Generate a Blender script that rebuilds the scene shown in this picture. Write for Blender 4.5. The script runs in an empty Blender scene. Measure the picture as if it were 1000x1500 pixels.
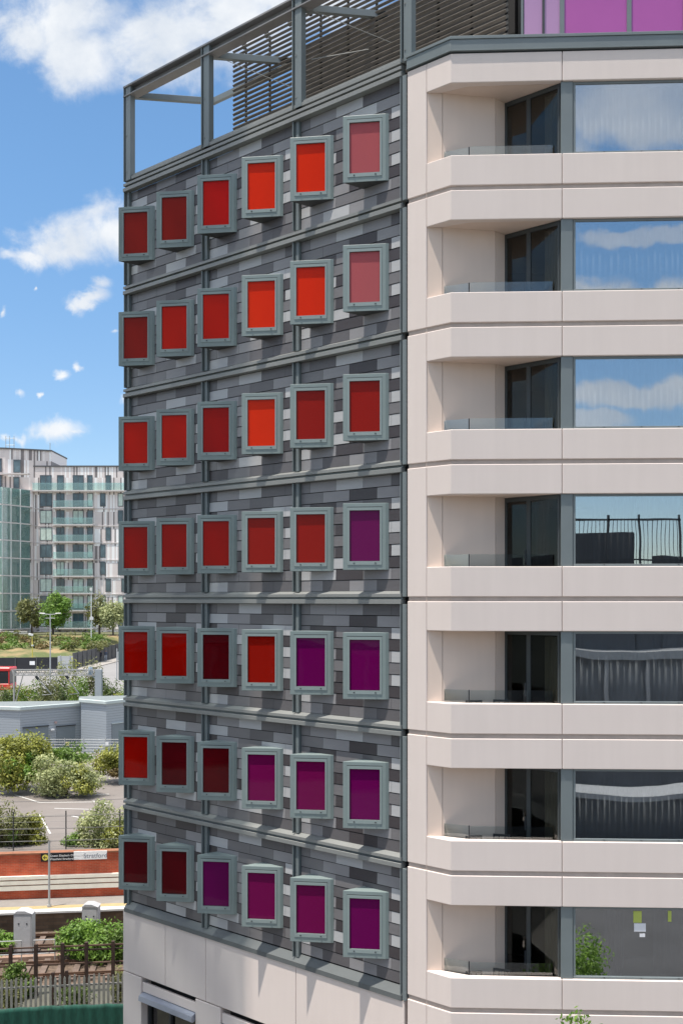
import bpy, bmesh, math, random
from mathutils import Vector, Matrix, noise as mnoise
R = math.radians
scene = bpy.context.scene
COL = scene.collection
CAMZ, FPX, CX, HY = 15.0, 1500.0, 500.0, 877.0     # eye height, focal length and centre of the 1000x1500 picture

def at(px, py, Y):
    return Vector(((px-CX)/FPX*Y, Y, CAMZ+(HY-py)/FPX*Y))
def onz(px, py, z):
    Y = (CAMZ-z)*FPX/(py-HY)
    return Vector(((px-CX)/FPX*Y, Y, z))
def xa(px, Y): return (px-CX)/FPX*Y

# ------------------------------------------------------------------ materials
MATS = {}
class NT:
    def __init__(s, name):
        s.m = bpy.data.materials.new(name); s.m.use_nodes = True
        s.t = s.m.node_tree; s.b = s.t.nodes['Principled BSDF']; s.out = s.t.nodes['Material Output']
    def n(s, typ, **kw):
        nd = s.t.nodes.new(typ)
        for k, v in kw.items():
            if k.startswith('i_'): nd.inputs[k[2:].replace('_', ' ')].default_value = v
            else: setattr(nd, k, v)
        return nd
    def l(s, a, b): s.t.links.new(a, b)
def c4(c): return (c[0], c[1], c[2], 1)

def plain(name, col, rough=.6, metal=0.0, var=.12, scale=3.0, bump=0.0, stretch=(1,1,1), spec=.5, coat=0.0):
    if name in MATS: return MATS[name]
    k = NT(name); k.b.inputs['Roughness'].default_value = rough; k.b.inputs['Metallic'].default_value = metal
    k.b.inputs['Specular IOR Level'].default_value = spec; k.b.inputs['Coat Weight'].default_value = coat
    tc = k.n('ShaderNodeTexCoord'); mp = k.n('ShaderNodeMapping'); mp.inputs['Scale'].default_value = stretch
    k.l(tc.outputs['Object'], mp.inputs['Vector'])
    nz = k.n('ShaderNodeTexNoise'); nz.inputs['Scale'].default_value = scale; nz.inputs['Detail'].default_value = 6; nz.inputs['Roughness'].default_value = .6
    k.l(mp.outputs[0], nz.inputs['Vector'])
    rp = k.n('ShaderNodeValToRGB'); e = rp.color_ramp.elements
    e[0].position = .28; e[1].position = .72
    e[0].color = c4([v*(1-var) for v in col]); e[1].color = c4([min(1, v*(1+var)) for v in col])
    k.l(nz.outputs['Fac'], rp.inputs['Fac']); k.l(rp.outputs['Color'], k.b.inputs['Base Color'])
    if bump:
        bp = k.n('ShaderNodeBump'); bp.inputs['Strength'].default_value = bump; bp.inputs['Distance'].default_value = .02
        n2 = k.n('ShaderNodeTexNoise'); n2.inputs['Scale'].default_value = scale*12; n2.inputs['Detail'].default_value = 4
        k.l(mp.outputs[0], n2.inputs['Vector']); k.l(n2.outputs['Fac'], bp.inputs['Height']); k.l(bp.outputs[0], k.b.inputs['Normal'])
    MATS[name] = k.m
    return k.m

def concrete(name, col, stain=.10):
    k = NT(name); k.b.inputs['Roughness'].default_value = .75; k.b.inputs['Specular IOR Level'].default_value = .3
    g = k.n('ShaderNodeNewGeometry')
    a = k.n('ShaderNodeTexNoise'); a.inputs['Scale'].default_value = .9; a.inputs['Detail'].default_value = 5
    k.l(g.outputs['Position'], a.inputs['Vector'])
    mp = k.n('ShaderNodeMapping'); mp.inputs['Scale'].default_value = (5, 5, .35); k.l(g.outputs['Position'], mp.inputs['Vector'])
    b = k.n('ShaderNodeTexNoise'); b.inputs['Scale'].default_value = 1.0; b.inputs['Detail'].default_value = 6; k.l(mp.outputs[0], b.inputs['Vector'])
    c = k.n('ShaderNodeTexNoise'); c.inputs['Scale'].default_value = 60; c.inputs['Detail'].default_value = 2; k.l(g.outputs['Position'], c.inputs['Vector'])
    m1 = k.n('ShaderNodeMath', operation='ADD'); k.l(a.outputs['Fac'], m1.inputs[0]); k.l(b.outputs['Fac'], m1.inputs[1])
    m2 = k.n('ShaderNodeMath', operation='MULTIPLY_ADD'); k.l(c.outputs['Fac'], m2.inputs[0]); m2.inputs[1].default_value = .25; k.l(m1.outputs[0], m2.inputs[2])
    rp = k.n('ShaderNodeValToRGB'); e = rp.color_ramp.elements; e[0].position = .75; e[1].position = 1.45
    mr = k.n('ShaderNodeMapRange'); mr.inputs['From Min'].default_value = .75; mr.inputs['From Max'].default_value = 1.5
    k.l(m2.outputs[0], mr.inputs['Value']); k.l(mr.outputs[0], rp.inputs['Fac']); e[0].position = 0; e[1].position = 1
    e[0].color = c4([col[0]*(1-stain), col[1]*(1-stain*1.05), col[2]*(1-stain*1.1)]); e[1].color = c4([min(1, v*(1+stain*.6)) for v in col])
    k.l(rp.outputs['Color'], k.b.inputs['Base Color'])
    bp = k.n('ShaderNodeBump'); bp.inputs['Strength'].default_value = .12; bp.inputs['Distance'].default_value = .01
    k.l(c.outputs['Fac'], bp.inputs['Height']); k.l(bp.outputs[0], k.b.inputs['Normal'])
    MATS[name] = k.m; return k.m

def glass(name, tint, refl=.25, rough=0.0, body=None):
    k = NT(name); k.t.nodes.remove(k.b)
    tr = k.n('ShaderNodeBsdfTransparent'); tr.inputs['Color'].default_value = c4(tint)
    gl = k.n('ShaderNodeBsdfGlossy'); gl.inputs['Roughness'].default_value = rough; gl.inputs['Color'].default_value = (1,1,1,1)
    fr = k.n('ShaderNodeFresnel'); fr.inputs['IOR'].default_value = 1.5
    ad = k.n('ShaderNodeMath', operation='ADD'); ad.use_clamp = True; k.l(fr.outputs[0], ad.inputs[0]); ad.inputs[1].default_value = refl
    # slight pane warping so reflections are not perfectly straight
    nz = k.n('ShaderNodeTexNoise'); nz.inputs['Scale'].default_value = .8; nz.inputs['Detail'].default_value = 1
    g = k.n('ShaderNodeNewGeometry'); k.l(g.outputs['Position'], nz.inputs['Vector'])
    bp = k.n('ShaderNodeBump'); bp.inputs['Strength'].default_value = .035; bp.inputs['Distance'].default_value = .05
    k.l(nz.outputs['Fac'], bp.inputs['Height']); k.l(bp.outputs[0], gl.inputs['Normal'])
    mx = k.n('ShaderNodeMixShader'); k.l(ad.outputs[0], mx.inputs[0]); k.l(tr.outputs[0], mx.inputs[1]); k.l(gl.outputs[0], mx.inputs[2])
    if body:
        df = k.n('ShaderNodeBsdfDiffuse'); df.inputs['Color'].default_value = c4(body[:3]); m2 = k.n('ShaderNodeMixShader'); m2.inputs[0].default_value = body[3]
        k.l(mx.outputs[0], m2.inputs[1]); k.l(df.outputs[0], m2.inputs[2]); mx = m2
    k.l(mx.outputs[0], k.out.inputs['Surface']); MATS[name] = k.m; return k.m

def leaf(name, dark, light, transl=.35):
    k = NT(name); k.b.inputs['Roughness'].default_value = .55
    g = k.n('ShaderNodeNewGeometry'); rp = k.n('ShaderNodeValToRGB')
    e = rp.color_ramp.elements; e[0].color = c4(dark); e[1].color = c4(light); e[0].position = .05; e[1].position = .95
    nz = k.n('ShaderNodeTexNoise'); nz.inputs['Scale'].default_value = 1.3; nz.inputs['Detail'].default_value = 2
    k.l(g.outputs['Position'], nz.inputs['Vector'])
    m = k.n('ShaderNodeMath', operation='MULTIPLY_ADD'); k.l(g.outputs['Random Per Island'], m.inputs[0]); m.inputs[1].default_value = .6
    s = k.n('ShaderNodeMath', operation='MULTIPLY_ADD'); k.l(nz.outputs['Fac'], s.inputs[0]); s.inputs[1].default_value = 1.4; s.inputs[2].default_value = -.5
    k.l(s.outputs[0], m.inputs[2]); k.l(m.outputs[0], rp.inputs['Fac']); k.l(rp.outputs['Color'], k.b.inputs['Base Color'])
    td = k.n('ShaderNodeBsdfTranslucent'); k.l(rp.outputs['Color'], td.inputs['Color'])
    mx = k.n('ShaderNodeMixShader'); mx.inputs[0].default_value = transl
    k.l(k.b.outputs[0], mx.inputs[1]); k.l(td.outputs[0], mx.inputs[2]); k.l(mx.outputs[0], k.out.inputs['Surface'])
    MATS[name] = k.m; return k.m

def brick(name, c1, c2, mortar, bw, bh, rot=0.0):
    k = NT(name); k.b.inputs['Roughness'].default_value = .85
    tc = k.n('ShaderNodeTexCoord'); sx = k.n('ShaderNodeSeparateXYZ'); k.l(tc.outputs['Object'], sx.inputs[0])
    cb = k.n('ShaderNodeCombineXYZ')
    k.l(sx.outputs['X'], cb.inputs['X']); k.l(sx.outputs['Z'], cb.inputs['Y'])
    b = k.n('ShaderNodeTexBrick'); b.inputs['Scale'].default_value = 1
    b.inputs['Brick Width'].default_value = bw; b.inputs['Row Height'].default_value = bh; b.inputs['Mortar Size'].default_value = .008
    b.inputs['Color1'].default_value = c4(c1); b.inputs['Color2'].default_value = c4(c2); b.inputs['Mortar'].default_value = c4(mortar)
    k.l(cb.outputs[0], b.inputs['Vector'])
    nz = k.n('ShaderNodeTexNoise'); nz.inputs['Scale'].default_value = 1.2; nz.inputs['Detail'].default_value = 8; k.l(tc.outputs['Object'], nz.inputs['Vector'])
    rp = k.n('ShaderNodeValToRGB'); e = rp.color_ramp.elements; e[0].position = .3; e[1].position = .7; e[0].color = (.55,.55,.55,1); e[1].color = (1.15,1.15,1.15,1)
    k.l(nz.outputs['Fac'], rp.inputs['Fac'])
    mx = k.n('ShaderNodeMixRGB', blend_type='MULTIPLY'); mx.inputs[0].default_value = 1; k.l(b.outputs['Color'], mx.inputs[1]); k.l(rp.outputs[0], mx.inputs[2])
    k.l(mx.outputs[0], k.b.inputs['Base Color']); MATS[name] = k.m; return k.m

def stripes(name, cols, w, axis='X'):
    """vertical cladding strips of random tone, w metres wide"""
    k = NT(name); k.b.inputs['Roughness'].default_value = .6
    tc = k.n('ShaderNodeTexCoord'); sx = k.n('ShaderNodeSeparateXYZ'); k.l(tc.outputs['Object'], sx.inputs[0])
    d = k.n('ShaderNodeMath', operation='DIVIDE'); k.l(sx.outputs[axis], d.inputs[0]); d.inputs[1].default_value = w
    f = k.n('ShaderNodeMath', operation='FLOOR'); k.l(d.outputs[0], f.inputs[0])
    zf = k.n('ShaderNodeMath', operation='DIVIDE'); k.l(sx.outputs['Z'], zf.inputs[0]); zf.inputs[1].default_value = 3.25
    ff = k.n('ShaderNodeMath', operation='FLOOR'); k.l(zf.outputs[0], ff.inputs[0])
    cb = k.n('ShaderNodeCombineXYZ'); k.l(f.outputs[0], cb.inputs[0]); k.l(ff.outputs[0], cb.inputs[1])
    wn = k.n('ShaderNodeTexWhiteNoise', noise_dimensions='2D'); k.l(cb.outputs[0], wn.inputs['Vector'])
    rp = k.n('ShaderNodeValToRGB'); rp.color_ramp.interpolation = 'CONSTANT'; e = rp.color_ramp.elements
    e[0].position = 0; e[0].color = c4(cols[0]); e[1].position = .13; e[1].color = c4(cols[1])
    x = e.new(.62); x.color = c4(cols[2]); x = e.new(.82); x.color = c4(cols[3])
    k.l(wn.outputs['Value'], rp.inputs['Fac']); k.l(rp.outputs['Color'], k.b.inputs['Base Color']); MATS[name] = k.m; return k.m

CREAM = concrete('cream_precast', (.70,.61,.56), .035)
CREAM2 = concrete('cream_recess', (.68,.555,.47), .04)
STEEL = plain('grey_green_steel', (.165,.19,.193), .38, 0, .06, 1.5, spec=.5)
STEEL_L = plain('pale_steel', (.22,.226,.217), .40, 0, .06, 1.5)
BOXP = plain('window_box_paint', (.21,.258,.25), .40, 0, .05, 2.0)
SASH = plain('window_sash_paint', (.245,.295,.287), .36, 0, .04, 2.0)
DARKM = plain('dark_metal', (.035,.038,.042), .45)
BLACK = plain('black_gap', (.012,.012,.013), .9)
WOODL = plain('weathered_louvre', (.17,.148,.126), .7, 0, .3, 2.5, stretch=(1,1,8))
PURPLE = plain('purple_panel', (.43,.095,.34), .18, 0, .05, .6, coat=.6)
PURPLE2 = plain('lilac_panel', (.45,.25,.43), .15, 0, .05, .6, coat=.6)
GREYS = [plain('slat_pale', (.43,.43,.435), .42, .0, .04, 2.0, stretch=(1,1,6)), plain('slat_silver', (.25,.243,.25), .40, 0, .05, 2.0, stretch=(1,1,6)),
         plain('slat_mid', (.165,.158,.163), .38, 0, .05, 2.0, stretch=(1,1,6)), plain('slat_slate', (.112,.105,.11), .38, 0, .05, 2.0, stretch=(1,1,6)),
         plain('slat_dark', (.058,.05,.054), .38, 0, .06, 2.0, stretch=(1,1,6))]
GLASSW = glass('window_glass', (.72,.76,.77), .36)
GLASSD = glass('door_glass', (.52,.53,.50), 0.0)
GLASSB = glass('balustrade_glass', (.90,.94,.94), .02)
CURT = plain('sheer_curtain', (.32,.33,.35), .9, 0, .06, 4)
CURTD = plain('grey_curtain', (.17,.165,.18), .9, 0, .08, 4)
CURTB = plain('beige_curtain', (.75,.66,.55), .9, 0, .06, 4)
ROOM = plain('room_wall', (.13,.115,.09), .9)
SLAB = plain('slab', (.35,.33,.31), .85)

# ------------------------------------------------------------------ mesh builder
WORLD = {}
class MB:
    def __init__(s): s.v = []; s.f = []; s.mi = []
    def poly(s, pts, m=0):
        b = len(s.v); s.v += [Vector(p) for p in pts]; s.f.append(list(range(b, b+len(pts)))); s.mi.append(m); return s
    def prism(s, plan, z0, z1, m=0, mt=None):
        n = len(plan); b = len(s.v)
        s.v += [Vector((p[0], p[1], z0)) for p in plan] + [Vector((p[0], p[1], z1)) for p in plan]
        for i in range(n):
            j = (i+1) % n; s.f.append([b+i, b+j, b+n+j, b+n+i]); s.mi.append(m)
        s.f.append([b+i for i in reversed(range(n))]); s.mi.append(m)
        s.f.append([b+n+i for i in range(n)]); s.mi.append(m if mt is None else mt); return s
    def box(s, c, x, y, z, m=0):
        """centre and three half-axis vectors"""
        c, x, y, z = Vector(c), Vector(x), Vector(y), Vector(z); b = len(s.v)
        for k in (-1, 1):
            for j in (-1, 1):
                for i in (-1, 1): s.v.append(c+x*i+y*j+z*k)
        for q in ((0,2,3,1),(4,5,7,6),(0,1,5,4),(2,6,7,3),(0,4,6,2),(1,3,7,5)):
            s.f.append([b+i for i in q]); s.mi.append(m)
        return s
    def abox(s, x0, x1, y0, y1, z0, z1, m=0):
        return s.box(((x0+x1)/2, (y0+y1)/2, (z0+z1)/2), ((x1-x0)/2,0,0), (0,(y1-y0)/2,0), (0,0,(z1-z0)/2), m)
    def beam(s, p0, p1, w, h, m=0, up=(0,0,1)):
        p0, p1 = Vector(p0), Vector(p1); d = (p1-p0); L = d.length; d.normalize()
        u = Vector(up)
        if abs(d.dot(u)) > .98: u = Vector((1,0,0))
        sd = d.cross(u).normalized(); u = sd.cross(d).normalized()
        return s.box((p0+p1)/2, d*(L/2), sd*(w/2), u*(h/2), m)
    def tube(s, p0, p1, r0, r1=None, n=8, m=0):
        r1 = r0 if r1 is None else r1
        p0, p1 = Vector(p0), Vector(p1); d = (p1-p0).normalized()
        a = d.cross(Vector((0,0,1)) if abs(d.z) < .95 else Vector((1,0,0))).normalized(); c = d.cross(a); b = len(s.v)
        for i in range(n):
            t = 2*math.pi*i/n; o = a*math.cos(t)+c*math.sin(t); s.v += [p0+o*r0, p1+o*r1]
        for i in range(n):
            j = (i+1) % n; s.f.append([b+2*i, b+2*j, b+2*j+1, b+2*i+1]); s.mi.append(m)
        s.f.append([b+2*i for i in range(n)]); s.mi.append(m); s.f.append([b+2*i+1 for i in range(n)]); s.mi.append(m); return s
    def build(s, name, mats, parent=None, origin=None, bevel=0, fix=True, smooth=False):
        if not isinstance(mats, (list, tuple)): mats = [mats]
        if origin is None: origin = WORLD[parent.name] if parent is not None else Vector((0,0,0))
        origin = Vector(origin)
        me = bpy.data.meshes.new(name); me.from_pydata([v-origin for v in s.v], [], s.f)
        for mt in mats: me.materials.append(mt)
        me.polygons.foreach_set('material_index', s.mi)
        if smooth: me.polygons.foreach_set('use_smooth', [True]*len(s.f))
        if fix:
            bm = bmesh.new(); bm.from_mesh(me); bmesh.ops.recalc_face_normals(bm, faces=bm.faces); bm.to_mesh(me); bm.free()
        me.update()
        o = bpy.data.objects.new(name, me); COL.objects.link(o); WORLD[o.name] = origin.copy()
        if parent is not None:
            o.parent = parent; o.location = origin-WORLD[parent.name]
        else: o.location = origin
        if bevel:
            bv = o.modifiers.new('bevel', 'BEVEL'); bv.width = bevel; bv.segments = 1; bv.limit_method = 'ANGLE'; bv.angle_limit = R(-32)
        return o

def tag(o, label=None, cat=None, group=None, kind=None):
    if label: o['label'] = label
    if cat: o['category'] = cat
    if group: o['group'] = group
    if kind: o['kind'] = kind
    return o
def empty(name, loc, label, cat, group=None):
    o = bpy.data.objects.new(name, None); COL.objects.link(o); o.location = loc; o.empty_display_size = .3
    WORLD[o.name] = Vector(loc); tag(o, label, cat, group); return o
def copy_tree(o, parent=None):
    c = o.copy(); COL.objects.link(c)
    if parent is not None: c.parent = parent
    WORLD[c.name] = WORLD[o.name].copy()
    for ch in list(o.children): copy_tree(ch, c)
    return c

# ------------------------------------------------------------------ hotel plan
L2 = Vector((-6.303, 29.92)); C2 = Vector((2.390, 22.41))
D2 = (C2-L2).normalized(); N2 = Vector((D2.y, -D2.x))       # along the slatted front, and outward from it
if N2.y > 0: N2 = -N2
E2 = Vector((.999, -.044)).normalized()                      # along the cream front
NE = Vector((E2.y, -E2.x)); NE = NE if NE.y < 0 else -NE
D3, N3, E3, NE3, UP = D2.to_3d(), N2.to_3d(), E2.to_3d(), NE.to_3d(), Vector((0,0,1))
def F(u, n, z=None):
    p = L2+D2*u+N2*n
    return Vector((p.x, p.y)) if z is None else Vector((p.x, p.y, z))
def G(s, n, z=None):
    p = C2+E2*s+NE*n
    return Vector((p.x, p.y)) if z is None else Vector((p.x, p.y, z))
def fbox(mb, u0, u1, n0, n1, z0, z1, m=0): return mb.prism([F(u0,n0), F(u1,n0), F(u1,n1), F(u0,n1)], z0, z1, m)
def gbox(mb, u0, u1, n0, n1, z0, z1, m=0): return mb.prism([G(u0,n0), G(u1,n0), G(u1,n1), G(u0,n1)], z0, z1, m)
Z0 = 26.876
def zk(k): return Z0-3*k
BAY = 3.39; UEND = 3*BAY; UCOR = (C2-L2).length
SL = -.12                                                    # slat plane
HOTEL = empty('hotel_building', (2, 26, 0), 'hotel block with grey slatted cladding, red and purple wedge windows and cream balconies', 'building')

# base: cream wall below the slats, with two recessed windows
def uof(px):
    s = 150.4+.106*(px-184); Y = 4500/s
    return (Vector((xa(px, Y), Y))-L2).dot(D2)
base_joints = [-.12, uof(242), uof(301), uof(433), uof(592)]
zb = zk(7)-.02; zj = 4.10
for a, b in zip(base_joints[:-1], base_joints[1:]):
    m = MB(); fbox(m, a+.006, b-.006, -.5, 0, zj+.03, zb); m.build('base_panel', CREAM, HOTEL, bevel=.012)
m = MB(); fbox(m, -.10, UEND+.1, -.9, -.505, 0, zb-.05); m.build('base_backing', plain('joint_dark', (.16,.14,.13), .9), HOTEL)
w1 = (uof(207), uof(286)); w2 = (uof(323), uof(416)); w3 = (uof(452), uof(566))
edges = [-.12, w1[0], w1[1], w2[0], w2[1], w3[0], w3[1], uof(592)]
for i in range(0, 8, 2):
    m = MB(); fbox(m, edges[i]+.004, edges[i+1]-.004, -.5, 0, 0, zj); m.build('base_pier', CREAM, HOTEL, bevel=.012)
GREENG = glass('dark_window_glass', (.10,.16,.14), .06)
for wa, wb in (w1, w2, w3):
    fr = MB(); fbox(fr, wa+.02, wb-.02, -.34, -.24, 3.45, 3.56)
    for uu in (wa+.02, (wa+wb)/2-.2, wb-.12): fbox(fr, uu, uu+.08, -.34, -.22, 1.0, 3.45)
    fbox(fr, wa+.02, wb-.02, -.34, -.2, .92, 1.0)
    w = fr.build('base_window', DARKM, HOTEL)
    fbox(MB(), wa+.06, wb-.06, -.31, -.30, 1.0, 3.45).build('pane', GREENG, w)
    fbox(MB(), wa+.01, wb-.01, -.12, -.035, 3.70, zj-.13).build('lintel', CREAM, w, bevel=.01)
    fbox(MB(), wa, wb, -.5, -.36, 3.52, zj-.13).build('head', DARKM, w)
    fbox(MB(), wa, wb-.0, -.48, -.04, 0, .9).build('spandrel', CREAM, w, bevel=.01)
    h = MB()
    pr = [(-.10, 3.70), (.10, 3.62), (.12, 3.48), (.06, 3.44), (-.10, 3.5)]
    a_, b_ = wa+.02, wb-.04
    h.poly([F(a_, n, z) for n, z in pr]); h.poly([F(b_, n, z) for n, z in pr])
    for q in range(5):
        (n0, z0), (n1, z1) = pr[q], pr[(q+1) % 5]; h.poly([F(a_, n0, z0), F(b_, n0, z0), F(b_, n1, z1), F(a_, n1, z1)])
    h.build('awning_box', plain('awning_metal', (.36,.38,.44), .3, .3), w)

# structural shell and the far side walls, roof
m = MB(); m.prism([F(-.02,SL-.06), F(UEND+.1,SL-.06), F(UEND+.1,-.8), F(-.02,-.8)], zb-.05, Z0+.02); m.build('core_wall', BLACK, HOTEL)
m = MB(); m.prism([F(-.02,-.82), F(.3,-.82), F(.3,-14), F(-.02,-14)], 0, Z0+.2); m.build('end_wall', CREAM, HOTEL)
m = MB(); m.prism([F(.32,-.9), F(UEND,-.9), G(3.3,-4.0), G(12,-4.0), G(12,-12), F(.32,-14)], Z0-.25, Z0+.06); m.build('roof_deck', SLAB, HOTEL)
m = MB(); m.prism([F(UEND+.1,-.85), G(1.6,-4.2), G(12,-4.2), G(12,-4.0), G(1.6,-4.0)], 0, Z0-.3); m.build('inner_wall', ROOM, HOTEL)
m = MB(); m.prism([G(12,-.3), G(12.3,-.3), G(12.3,-12), G(12,-12)], 0, Z0+.2); m.build('end_wall', CREAM, HOTEL)

# slatted cladding, one panel per bay and storey
rnd = random.Random(11)
NR = 10; rowh = 2.70/NR
pat = {}
WT = [0,0,0,1,1,1,2,2,2,2,3,3,3,4,4]
for b in range(3):
    for r in range(NR):
        row = [rnd.choice(WT) for _ in range(6)]
        for i in range(1, 6):
            while row[i] == row[i-1]: row[i] = rnd.choice(WT)
        pat[b, r] = row
EDGE = [3,1,0,4,0,2,0,4,2,3]
for k in range(7):
    for b in range(3):
        u0 = b*BAY+.13 if b else .13; u1 = (b+1)*BAY-.10
        mb = MB(); pl = BAY/4
        for r in range(NR):
            zt = zk(k)-.01-r*rowh; zbt = zt-rowh+.017
            off = 0 if r % 2 else pl/2
            cuts = [u0]+[b*BAY+off+pl*i for i in range(0, 6) if u0+.06 < b*BAY+off+pl*i < u1-.06]+[u1]
            for i in range(len(cuts)-1):
                t = pat[b, r][i % 6]
                if i == len(cuts)-2: t = EDGE[r]
                elif rnd.random() < .22: t = rnd.choice(WT)
                a, c = cuts[i]+.003, cuts[i+1]-.003
                f0, f1 = SL+.005, SL-.003          # shiplap: bottom edge stands proud
                mb.poly([F(a,f0,zbt), F(c,f0,zbt), F(c,f1,zt), F(a,f1,zt)], t)
                mb.poly([F(a,f0,zbt), F(c,f0,zbt), F(c,SL-.03,zbt+.001), F(a,SL-.03,zbt+.001)], t)
                if i == 0: pass
        p = mb.build('cladding_panel', GREYS, HOTEL, fix=False)

# horizontal channel beams, each an upper and a lower flange with a recessed web
for k in range(8):
    z = zk(k); m = MB()
    if k == 7:
        pr = [(SL-.02, z+.27), (SL+.005, z+.27), (.025, z+.11), (.04, z+.105), (.04, z-.012), (SL-.02, z-.012)]
        A, B_ = -.02, UEND-.02
        m.poly([F(A,n,q) for n,q in pr]); m.poly([F(B_,n,q) for n,q in pr])
        for i in range(6):
            (n0,q0),(n1,q1) = pr[i], pr[(i+1)%6]; m.poly([F(A,n0,q0), F(B_,n0,q0), F(B_,n1,q1), F(A,n1,q1)])
        m.build('channel_beam', plain('sill_steel', (.115,.125,.125), .5, 0, .08, 1.5), HOTEL, bevel=.008); continue
    fbox(m, -.06, UEND-.02, SL-.02, .05, z, z+.105)                    # lower flange
    pr = [(SL-.02, z+.30), (SL+.01, z+.30), (.02, z+.235), (.04, z+.235), (.04, z+.165), (SL-.02, z+.165)]
    A, B_ = -.05, UEND-.025
    m.poly([F(A,n,q) for n,q in pr]); m.poly([F(B_,n,q) for n,q in pr])
    for i in range(6):
        (n0,q0),(n1,q1) = pr[i], pr[(i+1)%6]; m.poly([F(A,n0,q0), F(B_,n0,q0), F(B_,n1,q1), F(A,n1,q1)])
    o = m.build('channel_beam', STEEL_L, HOTEL, bevel=.006)
    fbox(MB(), -.04, UEND-.03, SL-.015, -.03, z+.107, z+.163).build('web', STEEL, o)
# columns between the bays: a thin fin, a gap and a flat post
for b, uu in enumerate((0.0, BAY, 2*BAY, UEND)):
    for k in range(7):
        m = MB(); za, zc = zk(k+1)+.29, zk(k)-.002
        if k == 6: za = zk(7)+.21
        if b == 3:
            za -= .12 if k < 6 else .2
            fbox(m, uu-.06, uu-.035, SL-.02, .035, za, zc); fbox(m, uu-.005, uu+.105, SL-.02, .02, za, zc)
        else:
            fbox(m, uu-.045, uu-.02, SL-.02, .03, za, zc); fbox(m, uu+.012, uu+.115, SL-.02, -.035, za, zc)
        m.build('column', STEEL, HOTEL, bevel=.005)

# wedge windows
REDS = {'O': (.98,.040,.0), 'R': (.80,.014,.0), 'r': (.54,.006,.001), 'D': (.42,.013,.006), 'M': (.15,.003,.008), 'P': (.20,.003,.115), 'U': (.24,.006,.10), 'K': (.60,.145,.155)}  # K is red glass with a bright cloud reflection mixed into its colour
def paneglass(k, c):
    q = NT('coloured_glass_'+{'O':'scarlet','R':'red','r':'deep_red','D':'brick_red','M':'maroon','P':'violet','U':'plum','K':'red_cloud_reflection'}[k]); q.t.nodes.remove(q.b)
    t = q.n('ShaderNodeBsdfTransparent'); t.inputs['Color'].default_value = c4([min(1, math.sqrt(v/.72)) for v in c])
    g = q.n('ShaderNodeBsdfGlossy'); g.inputs['Roughness'].default_value = 0.0
    f = q.n('ShaderNodeFresnel'); f.inputs['IOR'].default_value = 1.27
    geo = q.n('ShaderNodeNewGeometry'); nz = q.n('ShaderNodeTexNoise'); nz.inputs['Scale'].default_value = 1.1; nz.inputs['Detail'].default_value = 1; q.l(geo.outputs['Position'], nz.inputs['Vector'])
    bp = q.n('ShaderNodeBump'); bp.inputs['Strength'].default_value = .10; bp.inputs['Distance'].default_value = .03; q.l(nz.outputs['Fac'], bp.inputs['Height']); q.l(bp.outputs[0], g.inputs['Normal'])
    m = q.n('ShaderNodeMixShader'); q.l(f.outputs[0], m.inputs[0]); q.l(t.outputs[0], m.inputs[1]); q.l(g.outputs[0], m.inputs[2]); df = q.n('ShaderNodeBsdfDiffuse'); df.inputs['Color'].default_value = c4(c)       # enamelled body of the glass
    mb_ = q.n('ShaderNodeMixShader'); mb_.inputs[0].default_value = .58; q.l(t.outputs[0], mb_.inputs[1]); q.l(df.outputs[0], mb_.inputs[2]); q.l(mb_.outputs[0], m.inputs[1])
    q.l(m.outputs[0], q.out.inputs['Surface'])
    return q.m
PANEM = {k: paneglass(k, c) for k, c in REDS.items()}
PNAME = {'O':'bright scarlet pane', 'R':'red pane', 'r':'deep red pane', 'D':'dull brick red pane', 'M':'dark maroon pane', 'P':'violet pane', 'U':'plum purple pane', 'K':'rosy pink pane'}
GRID = ['DDROOK', 'DRROOK', 'RRrODD', 'rrrDDP', 'rrMDPP', 'rMMUUP', 'MMPUUP']
WH = 1.55
A_, FL_, FR_, B_ = Vector((0,0)), Vector((-.13,.60)), Vector((.71,.06)), Vector((.76,-.005))
ang = math.atan2(D2.y, D2.x)
def wl(p, z): return Vector((p.x, -p.y, z))                   # local: x along the front, -y outward
proto = None
fd = (FR_-FL_).normalized(); fn = Vector((-fd.y, fd.x)); fn = fn if fn.y > 0 else -fn
FW = (FR_-FL_).length
def fr(s, z, dep=0.0): p = FL_+fd*s-fn*dep; return wl(p, z)
BLINDM = plain('blind_white', (.80,.80,.80), .9, 0, .05, 1.5); CURTE = plain('split_dark_cloth', (.22,.22,.22), .9, 0, .08, 3, stretch=(12,12,1))
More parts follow.
